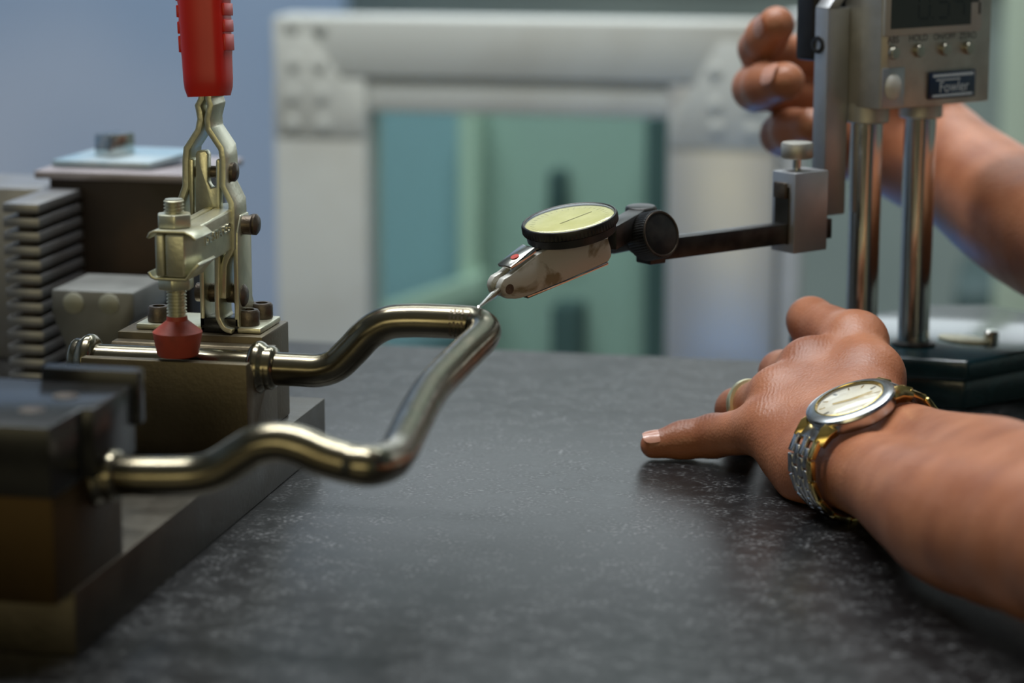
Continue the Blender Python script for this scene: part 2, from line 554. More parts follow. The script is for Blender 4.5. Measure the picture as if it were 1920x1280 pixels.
# ------------------------------------------------------------------ guard door frame (white powder coated) with clear pane
GY = 1.75
def gx(p, y=300): return Py(p, y, GY)[0]
def gz(p, x=900): return Py(x, p, GY)[2]
gxl, gol, gor, gxr = gx(514), gx(688), gx(1250), gx(1456)
gzt, goz = gz(36), gz(215)
gz0 = FZ + 0.05
fr = thing('guard_door', ((gxl + gxr) / 2, GY, FZ), 'white powder coated machine guard door with a clear tinted pane', 'guard door')
DY = 0.045
MB().mm(gxl, gol, GY, GY + DY, gz0, gz(152)).build('stile', WHITEFRAME, fr, 0.003)
MB().mm(gor, gxr, GY, GY + DY, gz0, gz(152)).build('stile', BAREALU, fr, 0.003)
MB().mm(gxl, gxr, GY, GY + DY, gz(151), gzt).build('top_rail', WHITEFRAME, fr, 0.003)
MB().mm(gol, gor, GY + 0.004, GY + DY, goz, gz(152)).build('inner_rail', WHITEFRAME, fr, 0.002)
MB().mm(gol, gor, GY, GY + DY, gz0, gz0 + 0.09).build('bottom_rail', WHITEFRAME, fr, 0.003)
for k in (0, 1):
    # corner gusset plates with a diagonal inner edge
    if k == 0:
        pl = [(gxl + .002, gz(70)), (gx(590), gz(70)), (gx(640), gz(150)), (gx(684), gz(207)), (gx(684), gz(262)), (gxl + .002, gz(262))]
    else:
        pl = [(gxr - .002, gz(70)), (gx(1345), gz(70)), (gx(1300), gz(150)), (gx(1255), gz(212)), (gx(1255), gz(268)), (gxr - .002, gz(268))]
    MB().prism([(x, GY - 0.0014, z) for x, z in pl], (0, 0.0014, 0)).build('gusset_plate', WHITEFRAME, fr, 0.0006)
riv = [(545, 46), (597, 48), (550, 118), (598, 120), (548, 178), (603, 178), (548, 232), (606, 234),
       (1340, 134), (1410, 137), (1341, 198), (1412, 202), (1343, 240), (1411, 245)]
for x, y in riv:
    c = Py(x, y, GY - 0.0014)
    r = 0.0058
    MB().lathe([(r, 0), (r * 0.92, 0.0010), (r * 0.6, 0.0018), (0.0001, 0.0022)], c, (0, -1, 0), 16, close=False).build('rivet', WHITEFRAME, fr)
p = MB().mm(gol, gor, GY + 0.02, GY + 0.024, gz0 + 0.09, goz).build('pane', PANE, fr)

# door jamb strip to the right of the guard door
o = MB().mm(gx(1459), gx(1500), GY + 0.01, GY + 0.05, FZ, gz(20)).build('pale_jamb_post', GREYPLASTIC, None, 0.002)
tag(o, 'narrow pale grey upright post beside the white guard door', 'post')

# machine seen through the pane
MY = 2.15
def mx(p, y=400): return Py(p, y, MY)[0]
def mz(p, x=900): return Py(x, p, MY)[2]
mach = thing('teal_machine', ((mx(690) + mx(1250)) / 2, MY + 0.1, FZ), 'blurred teal and blue machine cabinet behind the tinted pane', 'machine')
MB().mm(mx(600), mx(868), MY + 0.02, MY + 0.3, FZ, mz(140)).build('side_panel', BLUEPANEL, mach, 0.004)
MB().mm(mx(868), mx(1262), MY + 0.02, MY + 0.3, FZ, mz(140)).build('front_panel', TEALPANEL, mach, 0.004)
MB().mm(mx(868), mx(905), MY - 0.02, MY + 0.02, FZ, mz(200)).build('corner_post', PALEPOST, mach, 0.003)
a, b = Py(690, 585, MY - 0.04), Py(905, 512, MY - 0.04)
MB().prism([a, b, b - np.array([0, 0, .024]), a - np.array([0, 0, .024])], (0, 0.03, 0)).build('slanted_rail', PALEPOST, mach, 0.002)
MB().mm(mx(1030), mx(1060), MY - 0.01, MY + 0.02, mz(430), mz(315)).build('door_handle', DARKPANEL, mach, 0.003)
MB().mm(mx(1218), mx(1258), MY - 0.03, MY + 0.02, FZ, mz(205)).build('reveal_shadow_strip', DARKPANEL, mach, 0.003)  # dark strip painted in for the shadow of the door reveal
MB().mm(mx(1040), mx(1095), MY - 0.02, MY + 0.02, FZ, mz(560)).build('lower_duct', DARKPANEL, mach, 0.003)
o = MB().mm(gx(1225), gx(1500), 1.145, GY - 0.04, FZ, -0.133).build('blue_reflector', BLUEPLASTIC, None, 0.006)  # added box below the sightline, gives the bare stile its blue reflection
tag(o, 'blue plastic crate added out of view to tint the guard door post', 'reflector')
# things on the far right, past the gauge
o = MB().mm(Py(1790, 500, 2.7)[0], Py(1890, 500, 2.7)[0], 2.7, 2.95, FZ, Py(1850, 545, 2.7)[2]).build('dark_bin', DARKPANEL, None, 0.01)
tag(o, 'dark square bin on the floor by the grey back wall', 'bin')
o2 = MB().mm(Py(1880, 100, 2.6)[0], Py(1960, 100, 2.6)[0], 2.6, 2.68, FZ, 1.2).build('pale_pillar', PALEPOST, None, 0.004)
tag(o2, 'pale upright pillar against the grey back wall', 'pillar')

# ceiling lamps and window that give the light
for i, (x, y, w, h) in enumerate(((-0.75, 1.95, 1.5, 0.35), (-0.45, 0.98, 1.5, 0.30), (0.2, 2.7, 1.5, 0.35))):
    t = thing('ceiling_lamp', (x, y, RZ1), ('long ceiling lamp above the blue partition', 'long ceiling lamp above the granite plate', 'long ceiling lamp near the back wall')[i], 'lamp', 'ceiling lamps')
    b = MB()
    for sx, sy, hx, hy in ((-1, 0, .015, h / 2 + .03), (1, 0, .015, h / 2 + .03), (0, -1, w / 2 + .03, .015), (0, 1, w / 2 + .03, .015)):
        b.box((x + sx * (w / 2 + .02), y + sy * (h / 2 + .02), RZ1 - 0.045), (hx, hy, .045))
    b.build('housing', GREYPLASTIC, t)
fw = thing('window_1', (WINX, RY0, 0.0), 'x', 'x')
del fw['label'], fw['category']
struct(fw)
wb = MB()
for sx, sy, hx, hz in ((-1, 0, .03, .46), (1, 0, .03, .46), (0, -1, 1.86, .03), (0, 1, 1.86, .03)):
    wb.box((WINX + sx * 1.83, RY0 + 0.03, 0.72 + sy * .43), (hx, .03, hz))
wb.build('window_frame', GREYPLASTIC, fw)
bw = thing('window_2', (-0.4, RY1, 0.46), 'x', 'x')
del bw['label'], bw['category']
struct(bw)
wb = MB()
for sx, sy, hx, hz in ((-1, 0, .03, .37), (1, 0, .03, .37), (0, -1, 1.76, .03), (0, 1, 1.76, .03)):
    wb.box((-0.4 + sx * 1.73, RY1 - 0.03, 0.46 + sy * .34), (hx, .03, hz))
wb.build('window_frame', GREYPLASTIC, bw)

# ================================================================== granite surface plate on its stand
TX0, TX1, TY0, TY1 = -1.05, 0.20, 0.42, 1.11
st = thing('surface_plate', (-0.42, 0.8, FZ), 'dark speckled granite surface plate with worn satin top', 'surface plate')
MB().mm(TX0, TX1, TY0, TY1, -0.10, 0.0).build('granite_slab', GRANITE, st, 0.003)
for x in (TX0 + .12, TX1 - .12):
    for y in (TY0 + .09, TY1 - .09):
        MB().mm(x - .035, x + .035, y - .035, y + .035, FZ, -0.1).build('leg', DARKBLOCK, st, 0.003)
MB().mm(TX0 + .12, TX1 - .12, TY0 + .07, TY0 + .11, -0.18, -0.1).build('cross_rail', DARKBLOCK, st, 0.003)
MB().mm(TX0 + .12, TX1 - .12, TY1 - .11, TY1 - .07, -0.18, -0.1).build('cross_rail', DARKBLOCK, st, 0.003)

# ================================================================== background steelwork on the plate (left)
# ribbed stack block
RBY = 0.985
c0 = Py(72, 383, RBY)
rx1, rzt = c0[0], c0[2]
rx0 = Py(4, 380, RBY)[0]
rdy = Px(174, 350, rx1)[1] - RBY
rb = thing('ribbed_steel_block', ((rx0 + rx1) / 2, RBY + rdy / 2, 0), 'tall steel block with stacked horizontal ribs beside the vee block', 'steel block')
nf = 13
pitch = rzt / nf
MB().mm(rx0 + .005, rx1 - .005, RBY + .005, RBY + rdy - .005, 0.0, rzt - .001).build('core', DARKBROWN, rb)
me0 = None
for k in range(nf):
    zc = rzt - (k + .5) * pitch
    if me0 is None:
        f0 = MB().mm(rx0, rx1, RBY, RBY + rdy, zc - pitch * .14, zc + pitch * .5).build('rib', BGSTEEL, rb, 0.0004)
        me0 = f0
    else:
        q = f0.copy(); COL.objects.link(q); q.parent = rb
        q.location = f0.location + Vector((0, 0, -k * pitch))
# second taller plate stack at the frame's left edge
o = MB().mm(rx0 - .06, rx0 + .014, RBY + .055, RBY + .10, 0, Py(30, 352, RBY + .055)[2]).build('steel_riser_block', BGSTEEL, None, 0.0012)
tag(o, 'plain grey steel block standing behind the ribbed block', 'steel block')

# vee block with side grooves and two pale plugs
VY = 0.955
p1, p2 = Py(95, 541, VY), Py(250, 548, VY)
vx0, vx1, vzt = p1[0], p2[0], p2[2]
vdy = Px(312, 505, vx1)[1] - VY
vb = thing('vee_block', ((vx0 + vx1) / 2, VY + vdy / 2, 0), 'weathered iron vee block with two pale round plugs on its face', 'vee block')
zm = Py(130, 640, VY)[2]
zs = Py(95, 590, VY)[2]
prof = [(vx0, vzt), (vx1, vzt), (vx1, zs), (Py(208, 650, VY)[0], zm - .004), (Py(205, 665, VY)[0], zm - .012), (vx1, .004), (vx1, 0), (vx0, 0), (vx0, .004), (Py(122, 665, VY)[0], zm - .012), (Py(122, 640, VY)[0], zm - .002), (vx0, zs)]
MB().prism([(x, VY, z) for x, z in prof], (0, vdy, 0)).build('body', VBLOCK, vb, 0.0012)
for x, y in ((138, 568), (205, 570)):
    MB().lathe([(.0045, 0), (.0045, .0006), (.004, .0009), (0.0001, .0009)], Py(x, y, VY), (0, -1, 0), 20, close=False).build('plug', PALESPOT, vb)

# dark box with overhanging lid, pale pad and bright block on top
BY = 1.035
bx0, bx1, bzt = Py(170, 345, BY)[0], Py(352, 345, BY)[0], Py(200, 337, BY)[2]
dk = thing('dark_iron_box', ((bx0 + bx1) / 2, BY + .03, 0), 'dark brown iron box with a greyish overhanging lid', 'iron box')
MB().mm(bx0 - .02, bx1, BY, BY + .055, 0, bzt).build('body', DARKBROWN, dk, 0.001)
lx0, lzt = Py(68, 324, BY)[0], Py(200, 322, BY)[2]
MB().mm(lx0, bx1 + .006, BY - .003, BY + .062, bzt, lzt).build('lid', PINKGREY, dk, 0.0008)
a, b = Py(100, 309, BY + .01), Py(300, 313, BY + .01)
pts = [(a[0], BY + .008, lzt + .0004), (b[0] - .004, BY + .008, lzt + .0004), (b[0] + .008, BY + .042, lzt + .003), (a[0] + .012, BY + .046, lzt + .003)]
o = MB().prism(pts, (0, 0, .0032)).build('pale_blue_pad', PALEBLUE, None, 0.0006)
tag(o, 'thin pale blue pad lying on the dark iron box lid', 'pad')
p0 = Py(206, 303, BY + .02)
zb = lzt + .0037
yw = radians(28)
o = MB().box((p0[0] + .001, BY + .024, zb + .0055), (.0058, .0072, .0055), ((cos(yw), -sin(yw), 0), (sin(yw), cos(yw), 0), (0, 0, 1))).build('bright_steel_slug', CHROME, None, 0.0007)
tag(o, 'small bright ground steel block standing on the pale blue pad', 'steel block')

# ================================================================== checking fixture
PXR = -0.2665
fx = thing('checking_fixture', (-0.32, 0.775, 0), 'brown oiled steel checking fixture with base plate and two blocks carrying the bent tube', 'fixture')
MB().mm(-0.40, PXR, 0.645, 0.906, 0.0, 0.020).build('base_plate', PLATESTEEL, fx, 0.0006)
# far block: front lip, rear lip and a vee channel for the tube
FY0, FY1, FZT = 0.8065, 0.8425, 0.054
TY, TZ = 0.8235, 0.0495
pr = [(FY0, .020), (FY0, FZT), (FY0 + .0045, FZT), (FY0 + .0105, .0445), (FY0 + .0235, .0445), (FY1 - .0055, FZT), (FY1, FZT), (FY1, .020)]
MB().prism([(-0.3278, y, z) for y, z in pr], (0.3278 - 0.2658, 0, 0)).build('tube_block', FIXSTEEL, fx, 0.0006)
# riser behind it, under the clamp
MB().mm(-0.3278, -0.2715, FY1 + .0006, 0.876, 0.020, 0.0565).build('clamp_riser', FIXSTEEL, fx, 0.0008)
# near block: brown lower half, black cap with a step and a raised lip
NYT, NZT = 0.6675, 0.0495
MB().mm(-0.345, -0.2668, 0.632, 0.686, 0.0195, 0.0515).build('tube_block', BRONZE, fx, 0.0008)
capb = MB()
capb.prism([(-0.345, .630, .0515), (-0.2662, .630, .0515), (-0.2662, .654, .0515), (-0.2625, .654, .0515), (-0.2625, .688, .0515), (-0.345, .688, .0515)], (0, 0, .0212))
cap = capb.build('cap_block', DARKBLOCK, fx, 0.0007)
MB().mm(-0.2925, -0.2612, .6875, .6935, .0600, .0768).build('cap_lip', DARKBLOCK, cap, 0.0005)
for x, y in ((-.2765, .668), (-.2790, .6485)):
    MB().lathe([(.0040, 0.0001), (.0040, .0004), (.0032, .0004), (.0030, .0002), (0.0001, .0002)], (x, y, .0726), (0, 0, 1), 20, close=False).build('screw_hole_rim', BOLTMAT, cap)

# ================================================================== bent tube held in the fixture
R_T = 0.0060
tb = thing('bent_tube', (-0.2, 0.745, 0.0), 'bent steel tube loop with beaded collars clamped in the fixture', 'tube')
far = [(-0.335, TY, TZ), (-0.31, TY, TZ), (-0.285, TY, TZ)]
far += [Py(x, y, TY) for x, y in ((520, 691), (560, 693), (598, 694), (630, 684), (660, 657), (692, 624), (728, 605), (770, 601), (820, 602), (862, 604), (890, 607))]
cross_px = ((907, 618, .8185), (902, 634, .8110), (880, 656, .7975), (848, 688, .7790), (812, 727, .7560), (786, 770, .7330), (765, 812, .7120), (747, 846, .6950), (726, 866, .6800))
far += [Py(x, y, w) for x, y, w in cross_px]
near = [Py(x, y, NYT) for x, y in ((690, 874), (650, 868), (605, 855), (565, 838), (525, 829), (485, 835), (450, 854), (412, 878), (375, 890), (330, 893), (280, 893), (225, 892), (195, 890))]
near += [np.array([near[-1][0] - .02, NYT, near[-1][2]])]
path = spline(far + near, 7)
MB().sweep(path, R_T, 28).build('tube', TUBE, tb)


def collar(c, ax, name='collar'):
    p = [(R_T - .0003, -.0052), (R_T + .0018, -.0050), (R_T + .0033, -.0036), (R_T + .0036, -.0020), (R_T + .0030, -.0006), (R_T + .0021, .0004),
         (R_T + .0018, .0014), (R_T + .0019, .0028), (R_T + .0012, .0040), (R_T - .0003, .0046)]
    return MB().lathe(p, c, ax, 40, close=False).build(name, TUBE, tb)


cf = Py(497, 690, TY)
collar((cf[0], TY, TZ), (1, 0, 0))
cn = near[-2]
collar((cn[0] + .0008, NYT, cn[2]), (1, 0, 0))
collar((Py(158, 668, TY)[0], TY, TZ), (-1, 0, 0))
# stamped code ring near the far bend
sc_ = Py(862, 604, TY)
b = MB()
for i in range(4):
    for j in range(5):
        a = radians(-40 + j * 22)
        d = np.array([0, -cos(a), sin(a)])
        c = sc_ + np.array([-.0022 + i * .0014, 0, 0]) + d * (R_T + .00002)
        b.box(c, (.0004, .0006 + .0003 * ((i + j) % 2), .00008), (np.array([1, 0, 0]), np.cross(d, np.array([1, 0, 0])), d))
b.build('stamped_marks', BOLTMAT, tb)

# ================================================================== toggle clamp
tc = thing('toggle_clamp', (-0.295, 0.86, 0.0565), 'yellow zinc vertical toggle clamp with red grip pressing on the tube', 'toggle clamp')
CYF = 0.846                      # plane of the front edges of the handle plates
WH = 0.0072                      # half width of the plates along the depth
mid = CYF + WH
def cpt(x, y, yy=CYF):
    q = Py(x, y, yy)
    return np.array([q[0], yy + WH, q[2]])
rp = [cpt(*p) for p in ((390, 140), (390, 186), (394, 198), (391, 210), (388, 224), (390, 243), (414, 279), (417, 300), (417, 349), (433, 381), (434, 400), (434, 466), (423, 486), (419, 500), (418, 560))]
lp = [cpt(*p) for p in ((377, 140), (377, 186), (370, 198), (373, 210), (375, 224), (371, 245), (349, 279), (347, 300), (347, 349), (336, 381), (335, 400), (335, 440))]
MB().ribbon(rp, (0, 1, 0), WH, (1, 0, 0), .0024).build('handle_plate', ZINC, tc, 0.0004)
MB().ribbon(lp, (0, 1, 0), WH, (1, 0, 0), .0024).build('handle_plate', ZINC, tc, 0.0004)
# red grip: rounded tapered sleeve, slightly leaning, with ribbed flanks
gb = cpt(380, 184)
gt = gb + np.array([-.0042, .006, .072])
gdir = nrm(gt - gb)
gy_ = nrm(np.array([0, 1, 0]) - gdir * gdir[1])
gx_ = np.cross(gy_, gdir)
secs = []
for t in np.linspace(0, 1, 26):
    w = .0082 + .0012 * t
    d = .0085 + .0008 * t
    if t < .05:
        w *= .88 + 2.4 * t
        d *= .88 + 2.4 * t
    if t > .93:
        w *= max(.35, 1 - ((t - .93) / .07) ** 2 * .65)
        d *= max(.35, 1 - ((t - .93) / .07) ** 2 * .65)
    rib = .00035 * (1 if int(t * 52) % 3 == 0 and .12 < t < .8 else 0)
    pts = []
    for k in range(28):
        a = 2 * pi * k / 28
        ca, sa = cos(a), sin(a)
        e = 0.62
        x = (abs(ca) ** e) * (1 if ca > 0 else -1) * (w + rib * (abs(ca) > .8))
        y = (abs(sa) ** e) * (1 if sa > 0 else -1) * d
        pts.append(gb + gdir * (t * .074) + gx_ * x + gy_ * y)
    secs.append(pts)
v = [p for s_ in secs for p in s_]
f = [(i * 28 + k, i * 28 + (k + 1) % 28, (i + 1) * 28 + (k + 1) % 28, (i + 1) * 28 + k) for i in range(25) for k in range(28)]
f += [tuple(range(28)), tuple(25 * 28 + k for k in reversed(range(28)))]
grip = link('grip', v, f, REDGRIP, tc)
for sgn in (-1, 1):
    for t in (.26, .34, .42, .5, .58):
        MB().box(gb + gdir * (t * .074) + gx_ * sgn * (.0082 + .0012 * t), (.0005, .005, .0022 if t > .3 else .003), (gx_, gy_, gdir)).build('grip_rib', REDGRIP, grip, 0.0003)
# centre link with a tongue and forked sides
clY = CYF + .002
def q(x, y, yy=clY): return Py(x, y, yy)
MB().prism([q(366, 412), q(366, 290), q(369, 283), q(385, 282), q(389, 290), q(389, 342), q(395, 352), q(404, 350), q(404, 300), q(410, 297), q(412, 305), q(412, 405), q(407, 412)], (0, .0045, 0)).build('centre_link', ZINC, tc, 0.0006)
MB().prism([q(354, 349), q(354, 300), q(358, 297), q(362, 300), q(362, 405), q(356, 405)], (0, .006, 0)).build('link_cheek', ZINC, tc, 0.0005)
def pin(x, y, x0, x1, r, yy):
    a_ = Py(x, y, yy)
    return MB().lathe([(r, 0), (r, abs(x1 - x0))], (min(x0, x1), yy, a_[2]), (1, 0, 0), 20).build('pivot_pin', BOLTMAT, tc, .0003)
def rivet(x, y, r, yy, base_x):
    a_ = Py(x, y, yy)
    return MB().lathe([(r * .8, -.002), (r, .0002), (r, .0014), (r * .75, .0022), (.0001, .0024)], (base_x, yy, a_[2]), (1, 0, 0), 20, close=False).build('rivet_head', BOLTMAT, tc)
rivet(434, 322, .0036, mid, rp[7][0] + .0009)
rivet(459, 420, .0040, mid + .004, rp[10][0] + .0044)
rivet(437, 553, .0042, mid, rp[-1][0] + .0045)
pin(412, 322, lp[7][0], rp[7][0], .0022, mid)
pin(416, 420, lp[9][0], rp[10][0] + .005, .0036, mid + .002)
pin(400, 548, Py(366, 548, mid)[0], rp[-1][0] + .005, .0036, mid + .002)
# outer side cheeks (rounded plates) and base bracket
def side_plate(name, x, outline, th, m=ZINC):
    return MB().prism([(x, y, z) for y, z in outline], (th, 0, 0)).build(name, m, tc, 0.0004)
z_b = .0588
cheek = [(.8475, z_b), (.8475, .085), (.8480, .094), (.8520, .100), (.8610, .1), (.8640, .094), (.8640, .068), (.8700, z_b)]
xr = rp[-1][0] + .0012
side_plate('bracket_cheek', xr + .0026, cheek, .0018)
xl = Py(372, 560, CYF)[0]
side_plate('bracket_cheek', xl, cheek, .0018)
# front strip of the bracket on the right, curving into the flange
fl = [cpt(406, 470, .844), cpt(406, 520, .844), cpt(407, 585, .844), cpt(411, 602, .844), cpt(420, 612, .844)]
zf = .0578
fl2 = fl[:-1] + [np.array([fl[-1][0], fl[-1][1], zf + .001]), np.array([fl[-1][0] + .003, fl[-1][1], zf])]
MB().ribbon(spline(fl2, 4), (0, 1, 0), WH, (1, 0, 0), .0018).build('bracket_leg', ZINC, tc, 0.0003)
MB().mm(fl[-1][0] + .0005, -0.2735, .8475, .8725, .0566, .0588).build('flange', ZINC, tc, 0.0006)
MB().mm(-0.322, xl + .002, .8475, .8725, .0566, .0588).build('flange', ZINC, tc, 0.0006)
MB().prism([(xl, y, z) for y, z in ((.8475, .0567), (.8475, .062), (.858, .062), (.858, .0567))], (xr - xl + .004, 0, 0)).build('flange_bridge', DARKBLOCK, tc, 0.0003)
for (x, y, yy) in ((466, 606, .8535), (491, 590, .8675)):
    c = Py(x, y, yy)
    c = np.array([c[0], yy, .0588])
    bo = MB().lathe([(.0040, 0), (.0042, .0004), (.0042, .0050), (.0036, .0058), (.0023, .0058), (.0023, .0028), (.0001, .0026)], c, (0, 0, 1), 24, close=False).build('cap_screw', BOLTMAT, tc)
for (x, y, yy) in ((298, 590, .8535),):
    c = np.array([Py(x, y, yy)[0], yy, .0588])
    MB().lathe([(.0040, 0), (.0042, .0004), (.0042, .0050), (.0036, .0058), (.0023, .0058), (.0023, .0028), (.0001, .0026)], c, (0, 0, 1), 24, close=False).build('cap_screw', BOLTMAT, tc)
# holding bar: two pressed halves reaching forward over the tube
AY0 = 0.8035
def ap(x, y): return Py(x, y, AY0)
ax0, ax1 = ap(290, 480)[0], ap(346, 480)[0]
azt, azb = ap(320, 440)[2], ap(320, 520)[2]
amid = ap(308, 480)[0]
dvec = np.array([.004, .053, .004])
def half(x0, x1):
    r_ = .0016
    b = MB()
    b.prism([(x0, AY0, azb), (x1, AY0, azb), (x1, AY0, azt), (x0, AY0, azt)], dvec)
    return b.build('holding_bar_half', ZINC, tc, .0009, 3)
half(ax0, amid - .0002)
half(amid + .0002, ax1)
# embossed lettering on the side of the bar
side_n = nrm(np.cross(dvec, (0, 0, 1)))
if side_n[0] < 0: side_n = -side_n
tpos = np.array([ax1, AY0, (azt + azb) / 2]) + dvec * .56 + side_n * .00012
text_mesh('embossed_lettering', 'DE STA CO', .0047, tpos + np.array([0, 0, .0012]), dvec, (0, 0, 1), INDEDGE, tc, .00022)
# flanged washers above and below with turned ears
SX, SY = Py(331, 640, .8113)[0], .8125
for zz, sg in ((azt + .0008, -1), (azb - .0008, 1)):
    pts = [(ax0 - .0026, zz + sg * .0024), (ax0 - .0016, zz + sg * .0006), (ax0, zz), (ax1, zz), (ax1 + .0022, zz + sg * .0010), (ax1 + .0040, zz + sg * .0026)]
    if sg > 0:
        pts[-1] = (ax1 + .005, zz + .0058); pts[-2] = (ax1 + .0022, zz + .0028)
    MB().ribbon([np.array([x, SY, z]) for x, z in pts], (0, 1, 0), .0088, (0, 0, 1), .0011).build('flanged_washer', ZINC, tc, .0003)
hx = hexprof((SX, SY, azt + .0014), (0, 0, 1), .0066, .0048, .35)
MB().prism(*hx).build('hex_nut', ZINC, tc, .0006)
hx = hexprof((SX, SY, azb - .0056), (0, 0, 1), .0066, .0042, .1)
MB().prism(*hx).build('hex_nut', ZINC, tc, .0006)
FTOP = TZ + R_T
prof = []
z0, z1 = FTOP + .0115, azt + .0113
n = int((z1 - z0) / .0003)
for i in range(n + 1):
    ph_ = (i % 4) / 4
    prof.append((.0036 - (.00055 if i % 4 >= 2 else 0), i * (z1 - z0) / n))
prof[-1] = (.0031, z1 - z0)
MB().lathe(prof, (SX, SY, z0), (0, 0, 1), 24).build('spindle', ZINC, tc)
MB().lathe([(.0070, 0), (.0074, .0006), (.0088, .0082), (.0088, .0086), (.0038, .0127), (.0036, .0142), (.0001, .0142)], (SX, SY, FTOP - .0004), (0, 0, 1), 40, close=False).build('rubber_foot', REDRUB, tc)

# ================================================================== digital height gauge
AL = radians(37)
GN = sin(AL) * CR - cos(AL) * FH        # normal of the display face
GL = -cos(AL) * CR - sin(AL) * FH       # normal of the left flank: points to the tube
UZ = np.array([0, 0, 1.0])
GA = (GL, GN, UZ)
ZB = 0.0215
col2 = Pz(1712, 646, ZB)
# the second column stands along GL from the first
best = min(np.linspace(.01, .05, 401), key=lambda s: abs((lambda v: 960 + FPX * np.dot(v, CR) / np.dot(v, CF))(col2 + GL * s - CP) - 1613))
col1 = col2 + GL * best
gm = (col1 + col2) / 2
hg = thing('height_gauge', (gm[0], gm[1], 0), 'digital height gauge with twin chrome columns on a dark teal base', 'height gauge')
def G(a, n, z):                        # gauge frame: a along GL, n along GN from the column midpoint
    return np.array([gm[0], gm[1], 0]) + GL * a + GN * n + UZ * z
# base casting: chamfered upper slab over a slightly smaller foot
def gco(p): 
    d_ = p - np.array([gm[0], gm[1], 0]); return np.dot(d_, GL), np.dot(d_, GN)
k1, k2 = gco(Pz(1672, 669, ZB)), gco(Pz(1815, 677, ZB))
def base_poly(g, z):
    return [G(a, n, z) for a, n in ((k1[0] - g, -.050 + g), (k1[0] - g, k1[1]), (k2[0], k2[1] - g), (-.095 + g, k2[1] - g), (-.115 + g, .010), (-.115 + g, -.045), (-.090, -.062 + g), (k1[0] - .015, -.062 + g))]
MB().prism(base_poly(0, .0125), UZ * (ZB - .0125)).build('base_slab', TEAL, hg, .0016, 3)
MB().prism(base_poly(.0015, 0.0), UZ * .0125).build('base_foot', TEAL, hg, .001, 2)
for c in (col1, col2):
    cc = np.array([c[0], c[1], 0])
    MB().lathe([(.0068, ZB), (.0068, .23)], cc, UZ, 40).build('column', CHROME, hg)
    MB().lathe([(.0095, ZB), (.0095, ZB + .0014), (.0070, ZB + .0022)], cc, UZ, 32, close=False).build('column_collar', BLACKOX, hg)
# pale oval with a reflection put into its colour, and screw on the base
oc = Pz(1808, 638, ZB)
ox = nrm(Pz(1862, 645, ZB) - Pz(1757, 630, ZB))
oy = np.cross(UZ, ox)
pts = [oc + ox * .0125 * cos(t) + oy * .0068 * sin(t) for t in np.linspace(0, 2 * pi, 28, endpoint=False)]
MB().prism(pts, UZ * .0011).build('oval_reflection', PALEREFLECT, hg, .0003)
sc0 = Pz(1858, 640, ZB)
MB().lathe([(.0033, 0), (.0033, .0042), (.0026, .005), (.0001, .005)], sc0, UZ, 20, close=False).build('base_screw', CHROME, hg)
# slider head
fe = Pd(1655, 120, 1.0)
# solve the head's front-left vertical edge: pixel 1655 with the face in front of the columns
HN = .019                              # front face distance in front of the column plane
def apx(px, n, z=.11):
    return min(np.linspace(-.09, .07, 3201), key=lambda a: abs((lambda v: 960 + FPX * np.dot(v, CR) / np.dot(v, CF))(G(a, n, z) - CP) - px))
def zpx(py, a, n):
    return min(np.linspace(0, .25, 5001), key=lambda z: abs((lambda v: 640 - FPX * np.dot(v, CU) / np.dot(v, CF))(G(a, n, z) - CP) - py))
aL = apx(1657, HN)
aR = apx(1850, HN)
zb_ = zpx(206, aL, HN)
def npx(px, a, z=.11):
    return min(np.linspace(-.06, .04, 3201), key=lambda n_: abs((lambda v: 960 + FPX * np.dot(v, CR) / np.dot(v, CF))(G(a, n_, z) - CP) - px))
nB = npx(1578, aL)
ZT = .225
hp = [(aL, nB), (aL, npx(1609, aL)), (aL + .0012, npx(1611, aL)), (aL + .0012, HN - .0022), (aL - .0010, HN), (aR, HN), (aR, nB)]
hd = MB().prism([G(a, n_, zb_) for a, n_ in hp], UZ * (ZT - zb_)).build('slider_head', SATIN, hg, .0004)
for c in (col1, col2):
    cc = np.array([c[0], c[1], 0])
    MB().lathe([(.0086, zb_ - .0072), (.0092, zb_ - .0066), (.0092, zb_ + .001)], cc, UZ, 36).build('column_bushing', SATIN, hg)
def face(px, py, off=0.0):             # point on the display face
    p0 = G(0, HN + off, 0)
    return Pp(px, py, p0, GN)
XD = -GL                               # reading direction on the face
def quad_on_face(name, pxs, off, th, m, par, bev=.0003):
    return MB().prism([face(x, y, off) for x, y in pxs], GN * th).build(name, m, par, bev)
def rect_face(px0, px1, py0, py1):     # face aligned rectangle from its left-bottom and right-top pixels
    a = face(px0, py1); b = face(px1, py0)
    return a, b
def slab_face(name, a, b, off, th, m, par, bev=.0003):
    w = np.dot(b - a, XD)
    h = (b - a)[2]
    o_ = a + GN * off
    return MB().prism([o_, o_ + XD * w, o_ + XD * w + UZ * h, o_ + UZ * h], GN * th).build(name, m, par, bev)
a_ = face(1654, 68); wd = np.dot(face(1835, 48) - a_, XD)
bez = slab_face('display_bezel', a_, a_ + XD * wd + UZ * .055, 0, .0018, GREYPLASTIC, hd, .0005)
a2 = face(1670, 55, .0018); w2 = np.dot(face(1820, 44, .0018) - a2, XD)
slab_face('lcd_screen', a2, a2 + XD * w2 + UZ * .042, -.0001, .0002, LCD, hd, 0)
